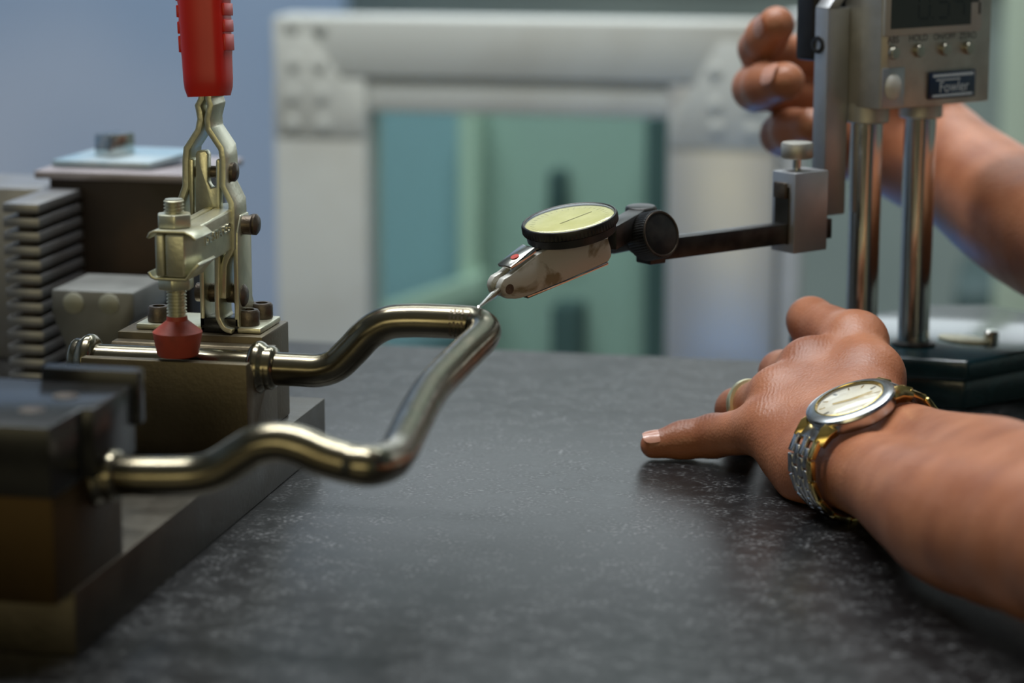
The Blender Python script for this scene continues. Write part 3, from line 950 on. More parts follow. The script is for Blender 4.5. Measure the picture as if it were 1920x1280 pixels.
# seven segment reading
SEG = {'0': 'abcdef', '4': 'bcfg', '5': 'acdfg', '1': 'bc', '7': 'abc'}
dh, dw = .0125, .0062
for i, ch in enumerate('0544'):
    o_ = a2 + XD * (w2 * .34 + i * dw * 1.5 + (.002 if i else 0)) + UZ * .0035 + GN * .00012
    b = MB()
    def sg(x, z, hx_, hz_):
        b.box(o_ + XD * x + UZ * z, (hx_, .00002, hz_), (XD, GN, UZ))
    S_ = SEG[ch]
    t_ = .0006
    if 'a' in S_: sg(dw / 2, dh, dw / 2 - t_, t_)
    if 'g' in S_: sg(dw / 2, dh / 2, dw / 2 - t_, t_)
    if 'd' in S_: sg(dw / 2, 0, dw / 2 - t_, t_)
    if 'f' in S_: sg(0, dh * .75, t_, dh / 4 - t_)
    if 'e' in S_: sg(0, dh * .25, t_, dh / 4 - t_)
    if 'b' in S_: sg(dw, dh * .75, t_, dh / 4 - t_)
    if 'c' in S_: sg(dw, dh * .25, t_, dh / 4 - t_)
    b.build('lcd_digit', LCDSEG, hd)
b = MB(); b.box(a2 + XD * (w2 * .34 + dw * 1.3) + UZ * .0035 + GN * .00012, (.0005, .00002, .0005), (XD, GN, UZ)); b.build('decimal_point', LCDSEG, hd)
for (x, y), s_ in (((1674, 99), 'ABS'), ((1721, 95), 'HOLD'), ((1770, 92), 'ON/OFF'), ((1814, 90), 'ZERO')):
    c = face(x, y)
    MB().lathe([(.0027, 0), (.0027, .0014), (.0023, .0020), (.0001, .0021)], c, GN, 20, close=False).build('button', BUTTON, hd)
    text_mesh('button_caption', s_, .0040 if len(s_) < 6 else .0036, c + UZ * .0051 + GN * .00005, XD, UZ, INK, hd, .00003)
# grey square key with an oval dome
a_ = face(1651, 204)
slab_face('key_plate', face(1652, 203), face(1696, 126), 0, .0004, SATIN_BLUE, hd, .0001)
kc = face(1674, 163, .0004)
b = MB()
rows = []
for k in range(7):
    ph_ = k / 6 * pi / 2
    rows.append((cos(ph_), sin(ph_)))
v = []; f = []
for k, (rr, hh) in enumerate(rows):
    for i in range(28):
        t = 2 * pi * i / 28
        v.append(kc + XD * (.0046 * rr * cos(t)) + UZ * (.0055 * rr * sin(t)) + GN * (.0024 * hh))
for k in range(6):
    for i in range(28):
        j = (i + 1) % 28
        f.append((k * 28 + i, k * 28 + j, (k + 1) * 28 + j, (k + 1) * 28 + i))
b.add(v, f).build('oval_key', PALEKEY, hd)
# maker's badge
ba, bb = face(1738, 187), face(1826, 129)
bw_ = np.dot(bb - ba, XD); bh_ = bb[2] - ba[2]
bh_ = .0112
slab_face('badge', ba, ba + XD * bw_ + UZ * bh_, 0, .0012, BADGE, hd, .0003)
o_ = ba + GN * .00125
for zz, w0, w1, th in ((.0014, .07, .93, .0005), (.0097, .07, .95, .0006), (.0079, .14, .66, .0003)):
    MB().box(o_ + XD * bw_ * (w0 + w1) / 2 + UZ * zz, (bw_ * (w1 - w0) / 2, .00004, th), (XD, GN, UZ)).build('badge_stripe', SILVERPRINT, hd)
text_mesh('badge_lettering', 'Fowler', .0063, o_ + XD * bw_ * .53 + UZ * .0047, XD, UZ, SILVERPRINT, hd, .00004)
# vertical scriber beam fixed on the flank, with a socket screw
def flank(px, py, a): return Pp(px, py, G(a, 0, 0), GL)
aB = aL + .0125
n0, n1 = npx(1521, aB, .10), npx(1546, aB, .10)
zbb = zpx(400, aB - .015, n1); ztt = zpx(16, aB, n1)
bn1 = n1
MB().prism([G(aB, n0, zbb), G(aB, n1, zbb), G(aB, n1, ztt), G(aB, n0, ztt)], -GL * .0125).build('scriber_beam', SATIN_BLUE, hg, .0006)
MB().prism([G(aB, n0, ztt), G(aB, n1, ztt), G(aB - .004, n1, ztt + .0045), G(aB - .004, n0, ztt + .0045)], -GL * .0060).build('beam_cap', SATIN_BLUE, hg, .0003)
sp = flank(1534, 84, aB)
MB().lathe([(.0036, 0), (.0036, .0006), (.0030, .0008), (.0020, .0008), (.0018, -.0012), (.0001, -.0012)], sp, GL, 24, close=False).build('socket_screw', BLACKOX, hg)
# black drive housing behind the beam (held by the right hand)
MB().prism([G(aB - .001, npx(1484, aB, .13), zpx(112, aB, npx(1484, aB, .13))), G(aB - .001, n0 - .001, zpx(112, aB, npx(1484, aB, .13))), G(aB - .001, n0 - .001, ZT), G(aB - .001, npx(1484, aB, .13), ZT)], -GL * .030).build('drive_housing', BLACKPL, hg, .002, 3)
# scriber clamp box below the beam, with thumb screw
HC = Pd(1490, 400, 0.985)              # its near vertical edge
zt_, zb2 = Pp(1490, 326, HC, GN)[2], Pp(1490, 476, HC, GN)[2]
hw = np.dot(Pp(1552, 400, HC, GN) - HC, XD)
hl = np.dot(Pp(1446, 400, HC, GL) - HC, -GN)
def Hc(a, n_, z): return np.array([HC[0], HC[1], 0]) + XD * a - GN * n_ + UZ * z
bx = MB().prism([Hc(0, 0, zb2), Hc(hw, 0, zb2), Hc(hw, hl, zb2), Hc(0, hl, zb2)], UZ * (zt_ - zb2)).build('clamp_box', SATIN_BLUE, hg, .0005)
# slot recess plate, wedge and window on the left face
zs0, zs1 = zt_ - .0058, zb2 + .0035
MB().prism([Hc(-.0003, hl * .22, zs1), Hc(-.0003, hl * .8, zs1), Hc(-.0003, hl * .8, zs0), Hc(-.0003, hl * .22, zs0)], GL * .0004).build('slot_plate', PLATESTEEL, bx)
MB().prism([Hc(-.0006, hl * .26, zt_ - .0105), Hc(-.0006, hl * .78, zt_ - .0105), Hc(-.0006, hl * .78, zt_ - .0040), Hc(-.0006, hl * .26, zt_ - .0040)], GL * .0016).build('wedge', BOLTMAT, bx, .0006)
tsc = Hc(hw * .42, hl * .55, zt_)
MB().lathe([(.0017, 0), (.0017, .0052)], tsc, UZ, 20).build('screw_shank', CHROME, bx)
MB().lathe([(.0060, .0050), (.0065, .0056), (.0065, .0108), (.0060, .0114), (.0001, .0116)], tsc, UZ, 96, knurl=(.00012, (1, 2)), close=False).build('thumb_screw', SATIN, bx)

# ================================================================== swivel holder and dial test indicator
sw = thing('indicator_holder', Pd(1235, 440, .945), 'black square rod with a knurled swivel knob holding the dial indicator', 'indicator holder')
zr = Pp(1467, 440, Hc(0, 0, 0), GL)[2] + .0008
rod_c = Hc(0, hl * .50, zr)
def rod_end(px):
    return max(np.linspace(0, .12, 2401), key=lambda s: -abs((lambda v: 960 + FPX * np.dot(v, CR) / np.dot(v, CF))(rod_c + GL * s - CP) - px))
L0 = rod_end(1228)
rh = .0041
# the rod drops a little towards the knob
drop = .0
re_ = rod_c + GL * L0
b = MB().prism([rod_c - GL * (hw + .006) + GN * s1 * .0035 + UZ * s2 * rh for s1, s2 in ((-1, -1), (1, -1), (1, 1), (-1, 1))], GL * (L0 + hw + .006))
b.build('square_rod', BLACKOX, sw, .0004)
# ---- indicator frame
iN = nrm(c2w((-.159, .93, -.335)))
iA = nrm(c2w((1, .385, .67)))
iA = nrm(iA - iN * np.dot(iA, iN))
iS = np.cross(iA, iN)
if np.dot(iS, CF) > 0: iS = -iS         # side that faces the viewer
TIP = Py(896, 577, .8185)
# body reference plane (near flank)
I0 = Pd(1050, 510, .905)
def ip(x, y, off=0.0): return Pp(x, y, I0 + iS * off, iS)
def z5(x, y): return (880 + x / 4.3636, 340 + y / 4.3654)
kn = Pd(1240, 438, .938)
kax = nrm(c2w((.60, .10, -.79)))        # knob axis, towards the viewer and a little right
# knob
MB().lathe([(.0060, -.0150), (.0060, -.0105), (.0090, -.0100), (.0094, -.0090), (.0094, -.0010), (.0090, -.0002), (.0086, .0), (.0001, .0)], kn, kax, 110, knurl=(.00035, (3, 4)), close=False).build('knurled_knob', BLACKOX, sw)
MB().lathe([(.0088, -.0002), (.0087, .0003), (.0082, .0003), (.0081, .0)], kn, kax, 60, close=False).build('knob_rim', BOLTMAT, sw)
# clamp lug behind the knob, and stem to the indicator
s1 = Pd(1200, 428, .936)
s0 = Pd(1140, 440, .925)
stem_dir = nrm(Pd(1212, 404, .962) - Pd(1140, 446, .922))
sb = Pd(1140, 446, .922)
su = nrm(UZ - stem_dir * np.dot(UZ, stem_dir))
ss = np.cross(stem_dir, su)
MB().prism([sb + ss * a * .0034 + su * c * .0046 for a, c in ((-1, -1), (1, -1), (1, 1), (-1, 1))], stem_dir * .036).build('swivel_link', BLACKOX, sw, .0006)
MB().lathe([(.0055, -.004), (.0062, -.003), (.0062, .003), (.0055, .004)], sb + stem_dir * .038 + su * .0012, su, 32).build('swivel_eye', BLACKOX, sw, .0005)
MB().lathe([(.0040, -.0060), (.0040, .0125)], kn - kax * .024, kax, 24).build('swivel_pin', BLACKOX, sw, .0003)
MB().box(re_ + GL * .002 - UZ * .0005, (.0040, .0045, rh + .0006), (GL, GN, UZ)).build('rod_clamp', BLACKOX, sw, .0006)

ti = thing('dial_test_indicator', I0 - iN * .01, 'dial test indicator with yellowish face and stained body touching the tube', 'dial indicator')
WB = .0088                              # body width across
body_px = [(255, 880), (262, 840), (285, 800), (345, 765), (560, 598), (640, 560), (1000, 500), (1136, 462), (1160, 545), (1165, 610), (1140, 655), (760, 828), (430, 955), (380, 962), (310, 960), (270, 935)]
near_poly = [ip(*z5(x, y)) for x, y in body_px]
MB().prism(near_poly, -iS * WB * .36).build('body_cheek', INDBODY, ti, .0005)
# middle block with the red dot, between the cheeks
mid_px = [(300, 790), (560, 590), (640, 545), (1136, 440), (1150, 640), (760, 815), (460, 925), (400, 800)]
MB().prism([ip(*z5(x, y), -WB * .34) for x, y in [(310, 770), (560, 575), (660, 540), (1136, 440), (1150, 640), (760, 815), (470, 920), (420, 830)]], -iS * WB * .34).build('body_core', INDEDGE, ti, .0004)
MB().prism([p_ - iS * WB * .66 for p_ in near_poly], -iS * WB * .34).build('body_cheek', INDBODY, ti, .0005)
# top plate with a red dot
tpA, tpB = ip(*z5(350, 735)), ip(*z5(560, 588))
tdir = nrm(tpB - tpA); tn = nrm(np.cross(iS, tdir))
if np.dot(tn, UZ) < 0: tn = -tn
tl = np.linalg.norm(tpB - tpA)
MB().prism([tpA - iS * .0002 + tn * .0004, tpB - iS * .0002 + tn * .0004, tpB + tn * .0026 - iS * .0002, tpA + tn * .0018 - iS * .0002], -iS * (WB - .0008)).build('top_plate', INDEDGE, ti, .0004)
dc = tpA + tdir * tl * .42 + tn * .0022 - iS * WB * .42
MB().lathe([(.0016, 0), (.0016, .0003), (.0001, .0003)], dc, tn, 24, close=False).build('red_dot', RED, ti)
# dovetail rail under the body
r0, r1 = ip(*z5(480, 960)), ip(*z5(1140, 682))
MB().prism([r0, r1, r1 + iN * .0012, r0 + iN * .0012], -iS * (WB * .95)).build('dovetail_rail', INDEDGE, ti, .0002)
hole = ip(*z5(330, 882))
MB().lathe([(.0019, -.001), (.0019, .00005), (.0001, .00005)], hole, iS, 24, close=False).build('pivot_hole', BOLTMAT, ti)
hub = hole - iS * WB * .5
MB().lathe([(.0026, -WB * .17), (.0030, -WB * .12), (.0030, WB * .12), (.0026, WB * .17)], hub, iS, 24).build('stylus_hub', INDEDGE, ti)
sd = nrm(TIP - hub); sl_ = np.linalg.norm(TIP - hub)
MB().lathe([(.0011, sl_ * .18), (.0012, sl_ * .34), (.00135, sl_ * .42), (.0012, sl_ * .5), (.0004, sl_ * .93), (.0004, sl_ * .95), (.0006, sl_ * .985), (.0001, sl_)], hub, sd, 20, close=False).build('stylus', INDEDGE, ti)
# dial case
dc0 = Pp(1067, 407, I0 - iS * WB * .5, iS)   # centre of the upper rim, on the body's mid plane
RB = .0181
case = MB().lathe([(RB - .0030, -.0074), (RB - .0014, -.0068), (RB - .0012, -.0038), (RB - .0002, -.0036)], dc0, iN, 72).build('dial_case', BLACKPL, ti)
MB().lathe([(RB - .0010, -.0038), (RB, -.0034), (RB, -.0009), (RB - .0004, -.0002), (RB - .0008, .0), (RB - .0012, -.0002), (RB - .0014, -.0010)], dc0, iN, 150, knurl=(.0003, (1, 2)), close=False).build('bezel_ring', BLACKOX, ti)
fc = MB().lathe([(RB - .0011, -.0012), (.0001, -.0012)], dc0, iN, 60, close=False).build('dial_face', DIALFACE, ti)
b = MB()
fu = nrm(np.cross(iN, iS)); fw_ = np.cross(iN, fu)
for i in range(40):
    t = 2 * pi * i / 40
    d_ = fu * cos(t) + fw_ * sin(t)
    b.box(dc0 + iN * -.00117 + d_ * (RB - .0040), (.0012 if i % 5 == 0 else .0007, .00012, .00002), (d_, np.cross(iN, d_), iN))
b.build('scale_ticks', FAINTINK, fc)
MB().box(dc0 - iN * .00108 + fu * .003, (.0075, .00022, .00008), (fu, fw_, iN)).build('pointer', FAINTINK, fc)
cr = []
for k in range(8):
    ph_ = k / 7 * radians(90)
    cr.append(((RB - .0010) * cos(ph_), -.0004 + .0012 * sin(ph_)))
cr[-1] = (.0001, cr[-1][1])
MB().lathe(cr, dc0, iN, 60, close=False).build('crystal', CRYSTAL, ti)

# ================================================================== hands and arms: smooth distance fields meshed with surface nets


def rc(P, a, b, ra, rb):
    # round cone distance (vectorised)
    a = np.asarray(a, np.float32); b = np.asarray(b, np.float32)
    ba = b - a
    l2 = float(ba @ ba)
    pa = P - a
    h = np.clip((pa @ ba) / l2, 0, 1)
    return np.linalg.norm(pa - h[..., None] * ba, axis=-1) - (ra + (rb - ra) * h)


def smin(a, b, k):
    h = np.maximum(k - np.abs(a - b), 0) / k
    return np.minimum(a, b) - h * h * k * 0.25


class Field:
    def __init__(s, lo, hi, h):
        s.h = h
        s.lo = np.array(lo)
        s.n = np.ceil((np.array(hi) - s.lo) / h).astype(int) + 1
        s.v = np.full(s.n, 1.0, np.float32)

    def seg(s, a, b, ra, rb, k, V=None):
        V = s.v if V is None else V
        R = max(ra, rb) + k + 2 * s.h
        l = np.floor((np.minimum(a, b) - R - s.lo) / s.h).astype(int)
        u = np.ceil((np.maximum(a, b) + R - s.lo) / s.h).astype(int) + 1
        l = np.clip(l, 0, s.n); u = np.clip(u, 0, s.n)
        if np.any(u <= l):
            return
        ax = [(s.lo[i] + s.h * np.arange(l[i], u[i])).astype(np.float32) for i in range(3)]
        P = np.stack(np.meshgrid(*ax, indexing='ij'), -1)
        sl = tuple(slice(l[i], u[i]) for i in range(3))
        V[sl] = smin(V[sl], rc(P, a, b, ra, rb).astype(np.float32), k)

    def chain(s, pts, rad, k=.004, V=None):
        for i in range(len(pts) - 1):
            s.seg(pts[i], pts[i + 1], rad[i], rad[i + 1], k, V)

    def new(s):
        return np.full(s.n, 1.0, np.float32)

    def merge(s, V, k):
        s.v = smin(s.v, V, k)

    def floor(s, z):
        zz = (s.lo[2] + s.h * np.arange(s.n[2])).astype(np.float32)
        s.v = np.maximum(s.v, (z - zz)[None, None, :])

    def mesh(s):
        V = s.v
        ins = V < 0
        n = s.n
        cnt = np.zeros(n - 1, np.int32)
        acc = np.zeros((*(n - 1), 3), np.float32)
        cs = [(i, j, k) for i in (0, 1) for j in (0, 1) for k in (0, 1)]
        def sub(A, c): return A[c[0]:n[0] - 1 + c[0], c[1]:n[1] - 1 + c[1], c[2]:n[2] - 1 + c[2]]
        tot = sum(sub(ins, c).astype(np.int8) for c in cs)
        act = (tot > 0) & (tot < 8)
        idx = np.argwhere(act)
        pos = np.zeros((len(idx), 3)); num = np.zeros(len(idx))
        for c in cs:
            for axd in range(3):
                if c[axd] == 1:
                    continue
                d = list(c); d[axd] = 1
                va = V[tuple((idx + np.array(c)).T)]; vb = V[tuple((idx + np.array(d)).T)]
                m = (va < 0) != (vb < 0)
                t = np.where(m, va / np.where(m, va - vb, 1), 0)
                p = idx + np.array(c) + t[:, None] * (np.array(d) - np.array(c))
                pos += np.where(m[:, None], p, 0); num += m
        pos = pos / num[:, None]
        vid = np.full(n - 1, -1, np.int64)
        vid[tuple(idx.T)] = np.arange(len(idx))
        faces = []
        for axd in range(3):
            u, w = (axd + 1) % 3, (axd + 2) % 3
            sa = [slice(None)] * 3; sb_ = [slice(None)] * 3
            sa[axd] = slice(0, -1); sb_[axd] = slice(1, None)
            A = ins[tuple(sa)]; B = ins[tuple(sb_)]
            e = np.argwhere(A != B)
            e = e[(e[:, u] > 0) & (e[:, w] > 0) & (e[:, u] < n[u] - 1) & (e[:, w] < n[w] - 1)]
            o_ = np.zeros(3, int)
            q = []
            for du, dw in ((-1, -1), (0, -1), (0, 0), (-1, 0)):
                c = e.copy(); c[:, u] += du; c[:, w] += dw
                q.append(vid[tuple(c.T)])
            q = np.stack(q, 1)
            flip = A[tuple(e.T)]
            q[~flip] = q[~flip][:, ::-1]
            faces.append(q)
        F_ = np.concatenate(faces)
        F_ = F_[(F_ >= 0).all(1)]
        return s.lo + pos * s.h, F_


def skin_obj(name, fld, tones, parent, iters=2):
    v, q = fld.mesh()
    # light smoothing of the grid noise
    for _ in range(iters):
        acc = np.zeros_like(v); cnt = np.zeros(len(v))
        for i in range(4):
            a_, b_ = q[:, i], q[:, (i + 1) % 4]
            np.add.at(acc, a_, v[b_]); np.add.at(acc, b_, v[a_])
            np.add.at(cnt, a_, 1); np.add.at(cnt, b_, 1)
        v = v * .45 + acc / np.maximum(cnt, 1)[:, None] * .55
    me = bpy.data.meshes.new(name)
    me.from_pydata(v.tolist(), [], q.tolist())
    me.shade_smooth()
    t = np.zeros(len(v), np.float32)
    for c, r, s_ in tones:
        d = np.linalg.norm(v - c, axis=1) / r
        t = np.maximum(t, s_ * np.exp(-d * d))
    at = me.attributes.new('tone', 'FLOAT', 'POINT')
    at.data.foreach_set('value', t)
    me.materials.append(SKIN)
    ob = bpy.data.objects.new(name, me)
    COL.objects.link(ob)
    attach(ob, parent)
    return ob


def nail(c, along, up, ln, wd_, r, parent):
    along = nrm(along); up = nrm(up - along * np.dot(up, along)); sd_ = np.cross(along, up)
    v = []; f = []
    nu, nv = 9, 9
    for i in range(nu):
        for j in range(nv):
            u = -1 + 2 * i / (nu - 1); w = -1 + 2 * j / (nv - 1)
            wmax = sqrt(max(0.0, 1 - (abs(u) ** 3.2) * .75))
            a = w * wmax * (wd_ / r)
            v.append(c + along * (u * ln) + (up * cos(a) + sd_ * sin(a)) * (r - .0006 * (u * u) * .6))
    for i in range(nu - 1):
        for j in range(nv - 1):
            f.append((i * nv + j, i * nv + j + 1, (i + 1) * nv + j + 1, (i + 1) * nv + j))
    n_ = len(v)
    v2 = [p - (p - c) * .08 for p in v]
    return link('fingernail', v, f, NAIL, parent)


person = thing('person', Pd(1800, 1000, .80) * np.array([1, 1, 0]), 'person with bare forearms steadying the height gauge, wearing watch and ring', 'person')

# ---- left hand (near), resting on the granite and holding the gauge base
wn = nrm(c2w((-.346, .881, -.32)))      # out of the back of the wrist
wax = nrm(c2w((.42, -.26, -.87)))       # along the wrist, towards the elbow
wax = nrm(wax - wn * np.dot(wax, wn))
wm = np.cross(wax, wn)                  # across the wrist
if np.dot(wm, CR) < 0: wm = -wm
wc = Pd(1592, 747, .8615)               # centre of the watch crystal
Cw = wc - wn * .0245
Ee = Pd(1930, 972, .745)
el = Cw + (Ee - Cw) * 2.2 + np.array([.03, 0, 0])
el[2] = .058
we = nrm(Cw - Ee)
mI, mM, mR, mP = Pd(1606, 642, .948), Pd(1520, 692, .940), Pd(1462, 744, .930), Pd(1440, 803, .918)
lo = np.array([min(p[i] for p in (el, Cw, Pz(1200, 840, .005), mI)) for i in range(3)]) - .045
hi = np.array([max(p[i] for p in (el, Cw, Pz(1200, 840, .005), mI)) for i in range(3)]) + .05
lo[2] = -.003
fld = Field(lo, hi, .0011)
# forearm and wrist: two soft bones side by side
def soft(pts, rad, n=6):
    q_ = spline([np.append(p, r) for p, r in zip(pts, rad)], n)
    return [p[:3] for p in q_], [p[3] for p in q_]
for sgn in (-1, 1):
    P_, R_ = soft([Cw + we * .024 + wm * sgn * .0120, Cw + wm * (.0025 + sgn * .0098), Cw - we * .025 + wm * (.0025 + sgn * .0100), Cw + (Ee - Cw) * .6 + wm * sgn * .0100, Ee + wm * sgn * .0075, el + wm * sgn * .010],
                  [.0122, .0122, .0132, .0186, .0230, .0300])
    fld.chain(P_, R_, .006)
# metacarpals and palm
wl, wr_ = Cw - wm * .0110 + we * .029, Cw + wm * .0105 + we * .029
fld.chain([wl, mP], [.0128, .0098], .010)
fld.chain([wl * .6 + wr_ * .4, mR], [.0138, .0108], .010)
fld.chain([wl * .4 + wr_ * .6, mM], [.0138, .0112], .010)
fld.chain([wr_, mI], [.0135, .0112], .010)
# heel of the hand on the plate, thumb root behind
fld.chain([Cw - wm * .013 + we * .030 - wn * .008, Pd(1490, 858, .908)], [.0125, .0110], .010)
fld.chain([Cw + wm * .013 + we * .028, Pd(1632, 708, .925)], [.0115, .0110], .010)
palm = fld.v
fing = fld.new()
def finger(pts, rad, k=.004):
    global fing
    V = fld.new()
    fld.chain(pts, rad, k, V)
    fing = smin(fing, V, .0012)
pP = [mP, Pz(1338, 817, .0098), Pz(1282, 825, .0074), Pz(1226, 834, .0056)]
finger(pP, [.0096, .0080, .0070, .0054])
pR = [mR, Pd(1382, 768, .962), Pd(1402, 806, .985), Pd(1410, 816, .992)]
finger(pR, [.0104, .0080, .0070, .006])
pM = [mM, Pd(1466, 700, .972), Pd(1478, 745, .992), Pd(1490, 780, 1.0)]
finger(pM, [.0110, .0086, .0074, .0064])
pI = [mI, Pd(1520, 601, .984), Pd(1527, 655, 1.000), Pd(1545, 690, 1.005)]
finger(pI, [.0110, .0090, .0078, .0066])
pT = [Pd(1632, 706, .925), Pd(1620, 694, .955), Pd(1590, 694, .978), Pd(1560, 699, .988)]
finger(pT, [.0115, .0095, .0085, .0072])
fld.v = palm
fld.merge(fing, .007)
fld.floor(.0003)
tones = [(pP[1] + UZ * .008, .006, .75), (pP[2] + UZ * .006, .0045, .55), (mP + UZ * .008, .007, .55), (mR + UZ * .009, .008, .5), (mM + UZ * .01, .009, .5), (pI[1], .010, .35), (pR[1], .008, .4),
         (mP - UZ * .004, .009, .5)]
larm = skin_obj('left_arm', fld, tones, person)
nail(pP[3] - nrm(pP[3] - pP[2]) * .0003, pP[3] - pP[2], c2w((-.30, .72, -.62)), .0042, .0040, .0058, larm)

# ring on the ring finger
rdir = nrm(pR[1] - mR)
rcn = mR + (pR[1] - mR) * .66
rr_ = .0104 + (.0080 - .0104) * .66
b = MB()
prof = [(rr_ + .0001, -.0019), (rr_ + .0013, -.0016), (rr_ + .0018, 0), (rr_ + .0013, .0016), (rr_ + .0001, .0019)]
rg = b.lathe(prof, rcn, rdir, 60, close=False).build('finger_ring', RINGGOLD)
tag(rg, 'plain polished gold band on the ring finger', 'ring')

# ---- right hand (far), gripping the drive housing behind the gauge
Wr = Pd(1768, 303, 1.13)
Er = Pd(1960, 432, 1.055)
er = Wr + (Er - Wr) * 2.6
er[2] = max(er[2], .06)
rI, rM, rR = Pd(1580, 120, 1.150), Pd(1570, 190, 1.155), Pd(1585, 255, 1.155)
allp = (Wr, er, rI, rM, rR, Pd(1400, 60, 1.07), Pd(1400, 250, 1.1))
lo = np.min(allp, 0) - .05
hi = np.max(allp, 0) + .05
lo[2] = max(lo[2], .002)
fld = Field(lo, hi, .0014)
ra = nrm(Er - Wr)
rs_ = nrm(np.cross(ra, CF)); 
for sgn in (-1, 1):
    P_, R_ = soft([Wr - ra * .01 + CF * sgn * .009, Wr + ra * .02 + CF * sgn * .009, Er + CF * sgn * .009, er + CF * sgn * .01], [.0205, .0210, .0255, .0310], 8)
    fld.chain(P_, R_, .006)
for mc, r_ in ((rI, .0130), (rM, .0130), (rR, .0125)):
    fld.chain([Wr - ra * .004, mc], [.0190, r_], .012)
fld.chain([Wr - ra * .004 - UZ * .004, Pd(1600, 285, 1.15)], [.0180, .0120], .012)
palm = fld.v
fing = fld.new()
fI = [rI, Pd(1424, 92, 1.108), Pd(1436, 70, 1.090), Pd(1456, 46, 1.078)]
finger(fI, [.0110, .0086, .0084, .0082], .006)
fM = [rM, Pd(1416, 165, 1.110), Pd(1436, 160, 1.086), Pd(1472, 153, 1.072)]
finger(fM, [.0110, .0094, .0092, .0087], .006)
fR = [rR, Pd(1466, 252, 1.118), Pd(1486, 244, 1.096), Pd(1520, 236, 1.082)]
finger(fR, [.0105, .0088, .0085, .0080], .006)
fT = [Wr - ra * .01 + UZ * .01, Pd(1720, 170, 1.125), Pd(1690, 100, 1.12), Pd(1665, 60, 1.115)]
finger(fT, [.0150, .0120, .0100, .0090], .006)
fld.v = palm
fld.merge(fing, .008)
tones = [(fI[1], .010, .5), (fM[1], .010, .4), (fR[1], .010, .5)]
rarm = skin_obj('right_arm', fld, tones, person)
nail(fI[3] - nrm(fI[3] - fI[2]) * .0012, fI[3] - fI[2], c2w((-.34, .22, -.91)), .0056, .0050, .0091, rarm)
nail(fM[3] - nrm(fM[3] - fM[2]) * .0012, fM[3] - fM[2], c2w((-.12, .25, -.96)), .0056, .0054, .0093, rarm)

# ---- the rest of the person: shirt, trousers, neck and head (standing at the right end of the plate)
SHIRT = mat('navy_shirt', (0.022, 0.030, 0.055), 0.8, 0, (0.030, 0.040, 0.070), 60, bump=0.3, bscale=900)
TROUS = mat('grey_trousers', (0.05, 0.05, 0.055), 0.8, 0, (0.065, 0.065, 0.07), 60)
HAIR = mat('dark_hair', (0.012, 0.009, 0.007), 0.5, 0, (0.02, 0.015, 0.011), 300)


def coarse(name, h, segs, m, k, parent):
    pts_ = np.array([p for sg_ in segs for p in (sg_[0], sg_[1])]); R_ = max(max(sg_[2], sg_[3]) for sg_ in segs) + .04
    fl_ = Field(pts_.min(0) - R_, pts_.max(0) + R_, h)
    for a_, b_, r0_, r1_ in segs:
        fl_.seg(np.array(a_, float), np.array(b_, float), r0_, r1_, k)
    if m is SKIN:
        return skin_obj(name, fl_, [], parent)
    ob = skin_obj(name, fl_, [], parent)
    ob.data.materials[0] = m
    return ob


SL, SR = np.array([.27, .50, .31]), np.array([.33, .90, .33])
nk = (SL + SR) / 2 + np.array([.0, 0, .06])
wst = np.array([.46, .70, -.02]); hpL, hpR = np.array([.50, .60, -.10]), np.array([.50, .80, -.10])
ctr = (SL + SR) / 2
coarse('shirt', .006, [(el - nrm(Cw - el) * .02, SL, .041, .066), (er - nrm(Wr - er) * .02, SR, .041, .066),
       (SL + np.array([.03, .03, -.01]), SR + np.array([.03, -.03, -.01]), .080, .080), (ctr + np.array([.05, -.05, -.06]), wst + np.array([0, -.05, 0]), .105, .095), (ctr + np.array([.05, .05, -.06]), wst + np.array([0, .05, 0]), .105, .095),
       (wst + np.array([0, -.05, 0]), hpL + np.array([0, .02, .02]), .095, .105), (wst + np.array([0, .05, 0]), hpR + np.array([0, -.02, .02]), .095, .105), (ctr + np.array([.02, 0, .04]), nk, .07, .06)], SHIRT, .05, person)
hdc = nk + np.array([-.075, .0, .135])
coarse('head', .004, [(nk + np.array([.01, 0, -.02]), nk + np.array([-.03, 0, .07]), .056, .052), (hdc + np.array([.015, 0, .03]), hdc + np.array([.0, 0, .02]), .078, .078), (hdc + np.array([-.03, 0, -.01]), hdc + np.array([-.05, 0, -.06]), .06, .034),
       (hdc + np.array([-.082, 0, .02]), hdc + np.array([-.100, 0, -.012]), .008, .013), (hdc + np.array([-.076, -.02, -.045]), hdc + np.array([-.076, .02, -.045]), .008, .008), (hdc + np.array([.0, -.078, .01]), hdc + np.array([.005, -.080, -.02]), .014, .010), (hdc + np.array([.0, .078, .01]), hdc + np.array([.005, .080, -.02]), .014, .010)], SKIN, .012, person)
coarse('hair', .005, [(hdc + np.array([.03, 0, .045]), hdc + np.array([.0, 0, .055]), .082, .074), (hdc + np.array([.04, 0, .04]), hdc + np.array([.05, 0, -.02]), .074, .055)], HAIR, .02, person)
for sy in (-1, 1):
    MB().lathe([(.0105, 0), (.008, .004), (.0001, .006)], hdc + np.array([-.0715, sy * .031, .022]), (-1, sy * .25, 0), 16, close=False).build('eye', WDIAL, person)
kz = FZ + .46
coarse('trousers', .008, [(hpL + np.array([0, .02, 0]), hpR - np.array([0, .02, 0]), .105, .105), (hpL, (.52, .58, kz), .092, .066), ((.52, .58, kz), (.55, .57, FZ + .09), .064, .052), (hpR, (.52, .84, kz), .092, .066), ((.52, .84, kz), (.55, .85, FZ + .09), .064, .052)], TROUS, .04, person)
for yy in (.57, .85):
    coarse('shoe', .006, [((.56, yy, FZ + .055), (.47, yy, FZ + .04), .05, .042), ((.47, yy, FZ + .042), (.40, yy, FZ + .037), .042, .036)], BLACKPL, .02, person)

